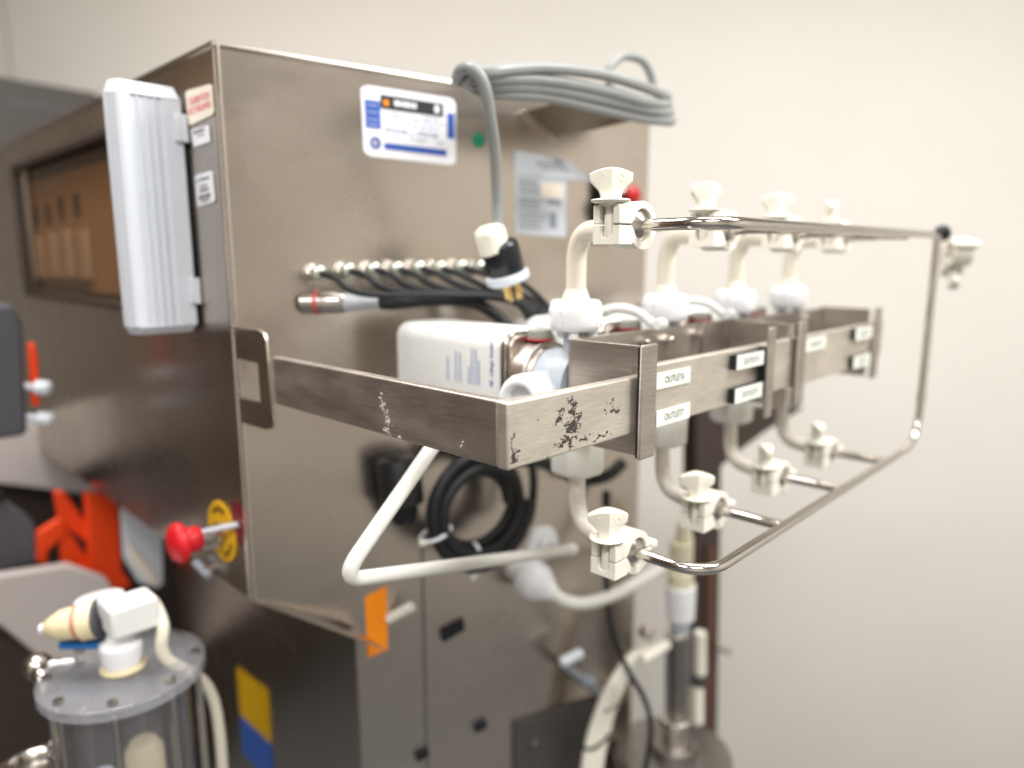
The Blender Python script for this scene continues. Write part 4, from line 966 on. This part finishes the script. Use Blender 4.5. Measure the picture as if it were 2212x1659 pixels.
# ------------------------------------------------------------------ clear filter vessel, lower left
def vessel():
    zL = -.45; c = T(267, 1440, z=zL); Rr = .107
    HS = .88
    t = thing('filter_vessel', 'clear acrylic filter vessel with round lid, tie rods and cream cartridge at the lower left', 'filter vessel', at=(c.x, c.y, zL - .35), fr=TF)
    X = Vector((c.x, c.y, 0))
    bm = B(); lathe(bm, [(.020, zL), (Rr, zL), (Rr, zL - .016), (.020, zL - .016)], X, (0, 0, 1), 56); part('lid', bm, M['clearlid'], t, TF, bev=.002)
    bm = B(); lathe(bm, [(.082, zL - .017), (.082, zL - .34), (.078, zL - .34), (.078, zL - .017)], X, (0, 0, 1), 56); part('glass_body', bm, M['clear'], t, TF)
    for k in range(8):
        an = R(20 + 45 * k); x, y = c.x + .094 * math.cos(an), c.y + .094 * math.sin(an)
        bm = B(); sweep(bm, [(x, y, zL - .017), (x, y, zL - .35)], .0045, 10); part('tie_rod', bm, M['chrome'], t, TF)
        bm = B(); lathe(bm, [(.007, zL), (.007, zL + .006)], (x, y, 0), (0, 0, 1), 6); part('lid_nut', bm, M['tubesteel'], t, TF)
    bm = B(); lathe(bm, [(.0, zL - .11), (.018, zL - .112), (.026, zL - .125), (.027, zL - .33)], X + Vector((.01, -.02, 0)), (0, 0, 1), 32); part('cartridge', bm, M['cream2'], t, TF, sharp=50)
    bm = B(); lathe(bm, [(.0, zL - .13), (.014, zL - .132), (.015, zL - .33)], X + Vector((-.045, -.02, 0)), (0, 0, 1), 24); part('inner_tube', bm, M['paper_grey'], t, TF)
    bm = B(); lathe(bm, [(.030, zL + .001), (.030, zL + .004), (.020, zL + .005)], X, (0, 0, 1), 32); part('gasket_ring', bm, M['cream2'], t, TF)
    bm = B(); lathe(bm, [(.024, zL + .004), (.028, zL + .018), (.029, zL + .038), (.020, zL + .044), (.015, zL + .058)], X, (0, 0, 1), 12); nk = part('neck_nut', bm, M['milk'], t, TF, bev=.002)
    # tee valve: white block, round cap, cream nozzle pointing left, blue lever
    hz = zL + .080; H = Vector((c.x, c.y, hz))
    fw = Vector((.02, .0, 0))
    v = TI3 @ Vector((-1, -.15, -.14)).normalized(); v.normalize()
    def hp(prof): return [(r_ * HS, h_ * HS) for r_, h_ in prof]
    bm = B(); box(bm, -.036 * HS, .036 * HS, -.028 * HS, .028 * HS, -.024 * HS, .028 * HS, Matrix.Translation(H + Vector((.012, -.012, .0)))); part('valve_block', bm, M['white'], t, TF, bev=.006, segs=3)
    bm = B(); lathe(bm, hp([(.033, -.03), (.036, -.024), (.036, .0), (.030, .004)]), H + Vector((-.010, .045, .014)), (0, .2, 1), 28); part('valve_cap', bm, M['white'], t, TF, sharp=50)
    bm = B(); lathe(bm, hp([(.030, .030), (.031, .052), (.029, .054)]), H, v, 24); part('nozzle_nut', bm, M['cream2'], t, TF)
    bm = B(); lathe(bm, hp([(.0255, .054), (.0265, .058), (.0265, .062)]), H, v, 24); part('faded_ring', bm, M['fadedring'], t, TF)
    bm = B(); lathe(bm, hp([(.026, .062), (.024, .085), (.014, .105), (.006, .112), (0, .113)]), H, v, 24); nz = part('nozzle', bm, M['cream2'], t, TF, sharp=50)
    bm = B(); lathe(bm, hp([(.0085, .104), (.008, .116), (0, .119)]), H, v, 16); part('nozzle_tip', bm, M['paper'], nz, TF, sharp=50)
    bm = B(); lathe(bm, hp([(.0315, .026), (.0315, .030)]), H, v, 24); part('dark_ring', bm, M['slate'], t, TF)
    bp = T(180, 1388, z=zL + .035); bm = B(); box(bm, -.03, .03, -.010, .010, -.006, .006, Matrix.Translation(bp) @ Matrix.Rotation(R(-45), 4, 'Z')); part('blue_lever', bm, M['bluep'], t, TF, bev=.003)
    # beige hose from the valve head down the back
    q = [H + Vector((.035, .0, .0)), T(330, 1300, z=hz), T(352, 1350, z=zL + .06), T(358, 1420, z=zL + .01), Vector((c.x + .115, c.y - .015, zL - .1)), Vector((c.x + .118, c.y - .015, zL - .35))]
    bm = B(); sweep(bm, smooth_path(q, 7), .0085, 14); part('side_hose', bm, M['tube'], t, TF)
    bm = B(); lathe(bm, [(.11, zL - .35), (.11, zL - .37)], X, (0, 0, 1), 40); part('base_ring', bm, M['steel'], t, TF)
    # steel side bracket on the left
    t = thing('steel_side_pipe', 'steel pipe with a swivel joint leaning against the left of the clear vessel', 'pipe', at=T(130, 1659, z=zL - .25), fr=TF)
    q = [T(82, 1440, z=zL - .02), T(95, 1475, z=zL - .03), T(125, 1560, z=zL - .09), T(145, 1680, z=zL - .16)]
    bm = B(); sweep(bm, smooth_path(q, 7), .012, 16); part('pipe', bm, M['tubesteel'], t, TF)
    bm = B(); bmesh.ops.create_icosphere(bm, subdivisions=3, radius=.020, matrix=Matrix.Translation(q[0])); part('swivel_joint', bm, M['tubesteel'], t, TF)
    bm = B(); sweep(bm, [q[0], q[0] + TI3 @ Vector((.05, .01, 0))], .009, 14); part('cross_bar', bm, M['tubesteel'], t, TF)
    # ring bottom left
    pc = T(72, 1665, z=zL - .16)
    t = thing('steel_ring_clamp', 'polished ring clamp at the very bottom left corner', 'clamp ring', at=pc, fr=TF)
    ring = [pc + Vector((.042 * math.cos(u), .042 * math.sin(u), 0)) for u in [2 * math.pi * k / 36 for k in range(36)]]
    bm = B(); sweep(bm, ring, .010, 12, closed=True); part('ring', bm, M['chrome'], t, TF)
    bm = B(); lathe(bm, [(.030, -.02), (.030, -.004), (.0, -.004)], pc, (0, 0, 1), 28); part('insert', bm, M['tubesteel'], t, TF)
vessel()

# ------------------------------------------------------------------ equipment beyond the cabinet, lower left
def far_left():
    b = 1.45
    def panel(px, m, name, t, b_=b, d=.03, bev=.004):
        pa = [T(x, y, b=b_) for x, y in px]; bm = B(); prism(bm, [(p.x, p.z) for p in pa], 'y', b_, b_ + d); return part(name, bm, m, t, TF, bev=bev)
    t = thing('bench_machine', 'pale grey machine with slanted bench panels standing beyond the cabinet at the left edge', 'machine', at=T(60, 1659, b=1.5), fr=TF)
    panel([(-120, 900), (60, 905), (420, 1140), (420, 1180), (330, 1120), (190, 1068), (-120, 1030)], M['mauve'], 'bench_panel', t, 1.70)
    panel([(-120, 1262), (150, 1222), (230, 1250), (330, 1440), (110, 1440), (0, 1350), (-120, 1320)], M['mauve'], 'bench_top', t, 1.30)
    panel([(-120, 1300), (60, 1380), (420, 1460), (420, 1760), (-120, 1760)], M['brown'], 'lower_cabinet', t, 1.42, .06)
    panel([(-200, 1020), (250, 1060), (420, 1150), (420, 1480), (-200, 1480)], M['brown'], 'rear_panel', t, 1.78, .03)
    t = thing('slate_console', 'dark slate console under the pale bench panel at the left edge', 'console', at=T(40, 1240, b=1.4), fr=TF)
    panel([(-120, 1075), (10, 1085), (75, 1130), (86, 1215), (-120, 1262)], M['slate'], 'console_body', t, 1.40, .10)
    panel([(-120, 1060), (8, 1068), (20, 1082), (-120, 1078)], M['black'], 'console_lid', t, 1.39, .10)
    t = thing('orange_bracket', 'bright orange lattice bracket on the pale machine below the cabinet', 'bracket', at=T(220, 1265, b=1.38), fr=TF)
    panel([(186, 1066), (246, 1070), (258, 1105), (264, 1232), (285, 1262), (262, 1282), (196, 1248)], M['orange'], 'upright', t, 1.36, .03)
    panel([(82, 1150), (130, 1120), (150, 1150), (104, 1190), (104, 1220), (82, 1215)], M['orange'], 'strap', t, 1.37, .02)
    panel([(118, 1062), (138, 1062), (200, 1150), (200, 1180), (128, 1130)], M['orange'], 'strap', t, 1.38, .02)
    panel([(128, 1150), (150, 1150), (205, 1230), (160, 1285), (140, 1280)], M['orange'], 'strap', t, 1.375, .02)
    t = thing('pale_guard_panel', 'pale slanted guard panel between the orange bracket and the emergency stop', 'panel', at=T(310, 1262, b=1.2), fr=TF)
    panel([(262, 1096), (352, 1142), (354, 1262), (340, 1272), (300, 1258), (268, 1205)], M['paper_grey'], 'guard', t, 1.22, .012)
    panel([(276, 1170), (330, 1232), (342, 1262), (320, 1258), (284, 1210)], M['cream_paper'], 'guard_edge', t, 1.213, .006)
    t = thing('slate_module', 'dark slate module with orange edge and two white knobs standing at the left picture edge', 'module', at=T(30, 930, b=1.1), fr=TF)
    def pa(px, m, name, a0, d, bev=.004):
        pp = [T(x, y, a=a0) for x, y in px]; bm = B(); prism(bm, [(p.y, p.z) for p in pp], 'x', a0, a0 + d); return part(name, bm, m, t, TF, bev=bev)
    panel([(-60, 650), (30, 658), (50, 700), (60, 940), (-60, 960)], M['slate'], 'module_body', t, 1.10, .06, .008)
    panel([(62, 745), (74, 738), (84, 770), (88, 876), (72, 880)], M['orange'], 'orange_edge', t, 1.095, .02)
    for x, y in ((92, 838), (98, 905)):
        p = T(x, y, b=1.09); bm = B(); lathe(bm, [(.007, -.05), (.007, -.012), (.014, -.010), (.014, .010), (.009, .014), (0, .014)], p, (.6, -.6, -.1), 8); part('white_knob', bm, M['display'], t, TF, sharp=50)
    t = thing('clip', 'small grey toggle clip on the dark side just under the emergency stop', 'clip', at=T(438, 1232, a=-.01), fr=TF)
    bm = B(); sweep(bm, [T(422, 1216, a=-.012), T(452, 1245, a=-.012)], .0065, 12); part('clip_bar', bm, M['inkgrey'], t, TF, bev=.002)
    bm = B(); lathe(bm, [(.005, 0), (.005, .014)], T(440, 1232, a=-.014), (1, 0, 0), 10); part('clip_pin', bm, M['tubesteel'], t, TF)
    # dark grey hood beyond the cabinet top
    t = thing('dark_hood', 'dark grey instrument hood rising beyond the cabinet top at the upper left', 'hood', at=T(60, 300, b=2.05), fr=TF)
    b_ = 2.42
    pp = [T(x, y, b=b_) for x, y in ((-160, 140), (0, 165), (208, 200), (222, 212), (214, 245), (120, 330), (-160, 420))]
    bm = B(); prism(bm, [(p.x, p.z) for p in pp], 'y', b_, b_ + .12); part('hood_body', bm, M['darkgrey'], t, TF, bev=.01)
    bm = B(); box(bm, pp[1].x, pp[2].x - .02, b_ - .004, b_ - .0005, pp[3].z - .06, pp[3].z - .052); part('hood_seam', bm, M['slate'], t, TF)
far_left()
# dark shelving that stands left of the camera and is mirrored in the steel
def shelving():
    t = thing('dark_shelving', 'dark brown storage shelving with cardboard boxes standing out of view to the left', 'shelving', at=(-2.3, .6, -1.25))
    bm = B(); box(bm, -2.75, -2.7, -1.4, 2.0, -1.25, 1.05); part('shelf_back', bm, M['shelfpaint'], t)
    for i, z in enumerate((-1.2, -.6, -.1, .42, 1.05)):
        bm = B(); box(bm, -2.7, -2.2, -1.4, 2.0, z, z + .03); part('shelf', bm, M['shelfpaint'], t)
    k = 0
    for z in (.06 - .13, .45):
        for y in (-.9, .0, .55, 1.2):
            c_ = thing('cardboard_box', 'brown cardboard box on the dark shelving out of view, %s shelf, %s' % ('lower' if z < .3 else 'upper', ('nearest the front wall', 'second along', 'third along', 'nearest the back wall')[k % 4]), 'box', at=(-2.45, y, z)); k += 1
            bm = B(); box(bm, -2.65, -2.28, y, y + .42, z, z + .30); part('carton', bm, M['card'], c_, bev=.004)
            bm = B(); box(bm, -2.279, -2.277, y + .18, y + .24, z + .01, z + .29); part('tape_strip', bm, M['cream_paper'], c_)
shelving()
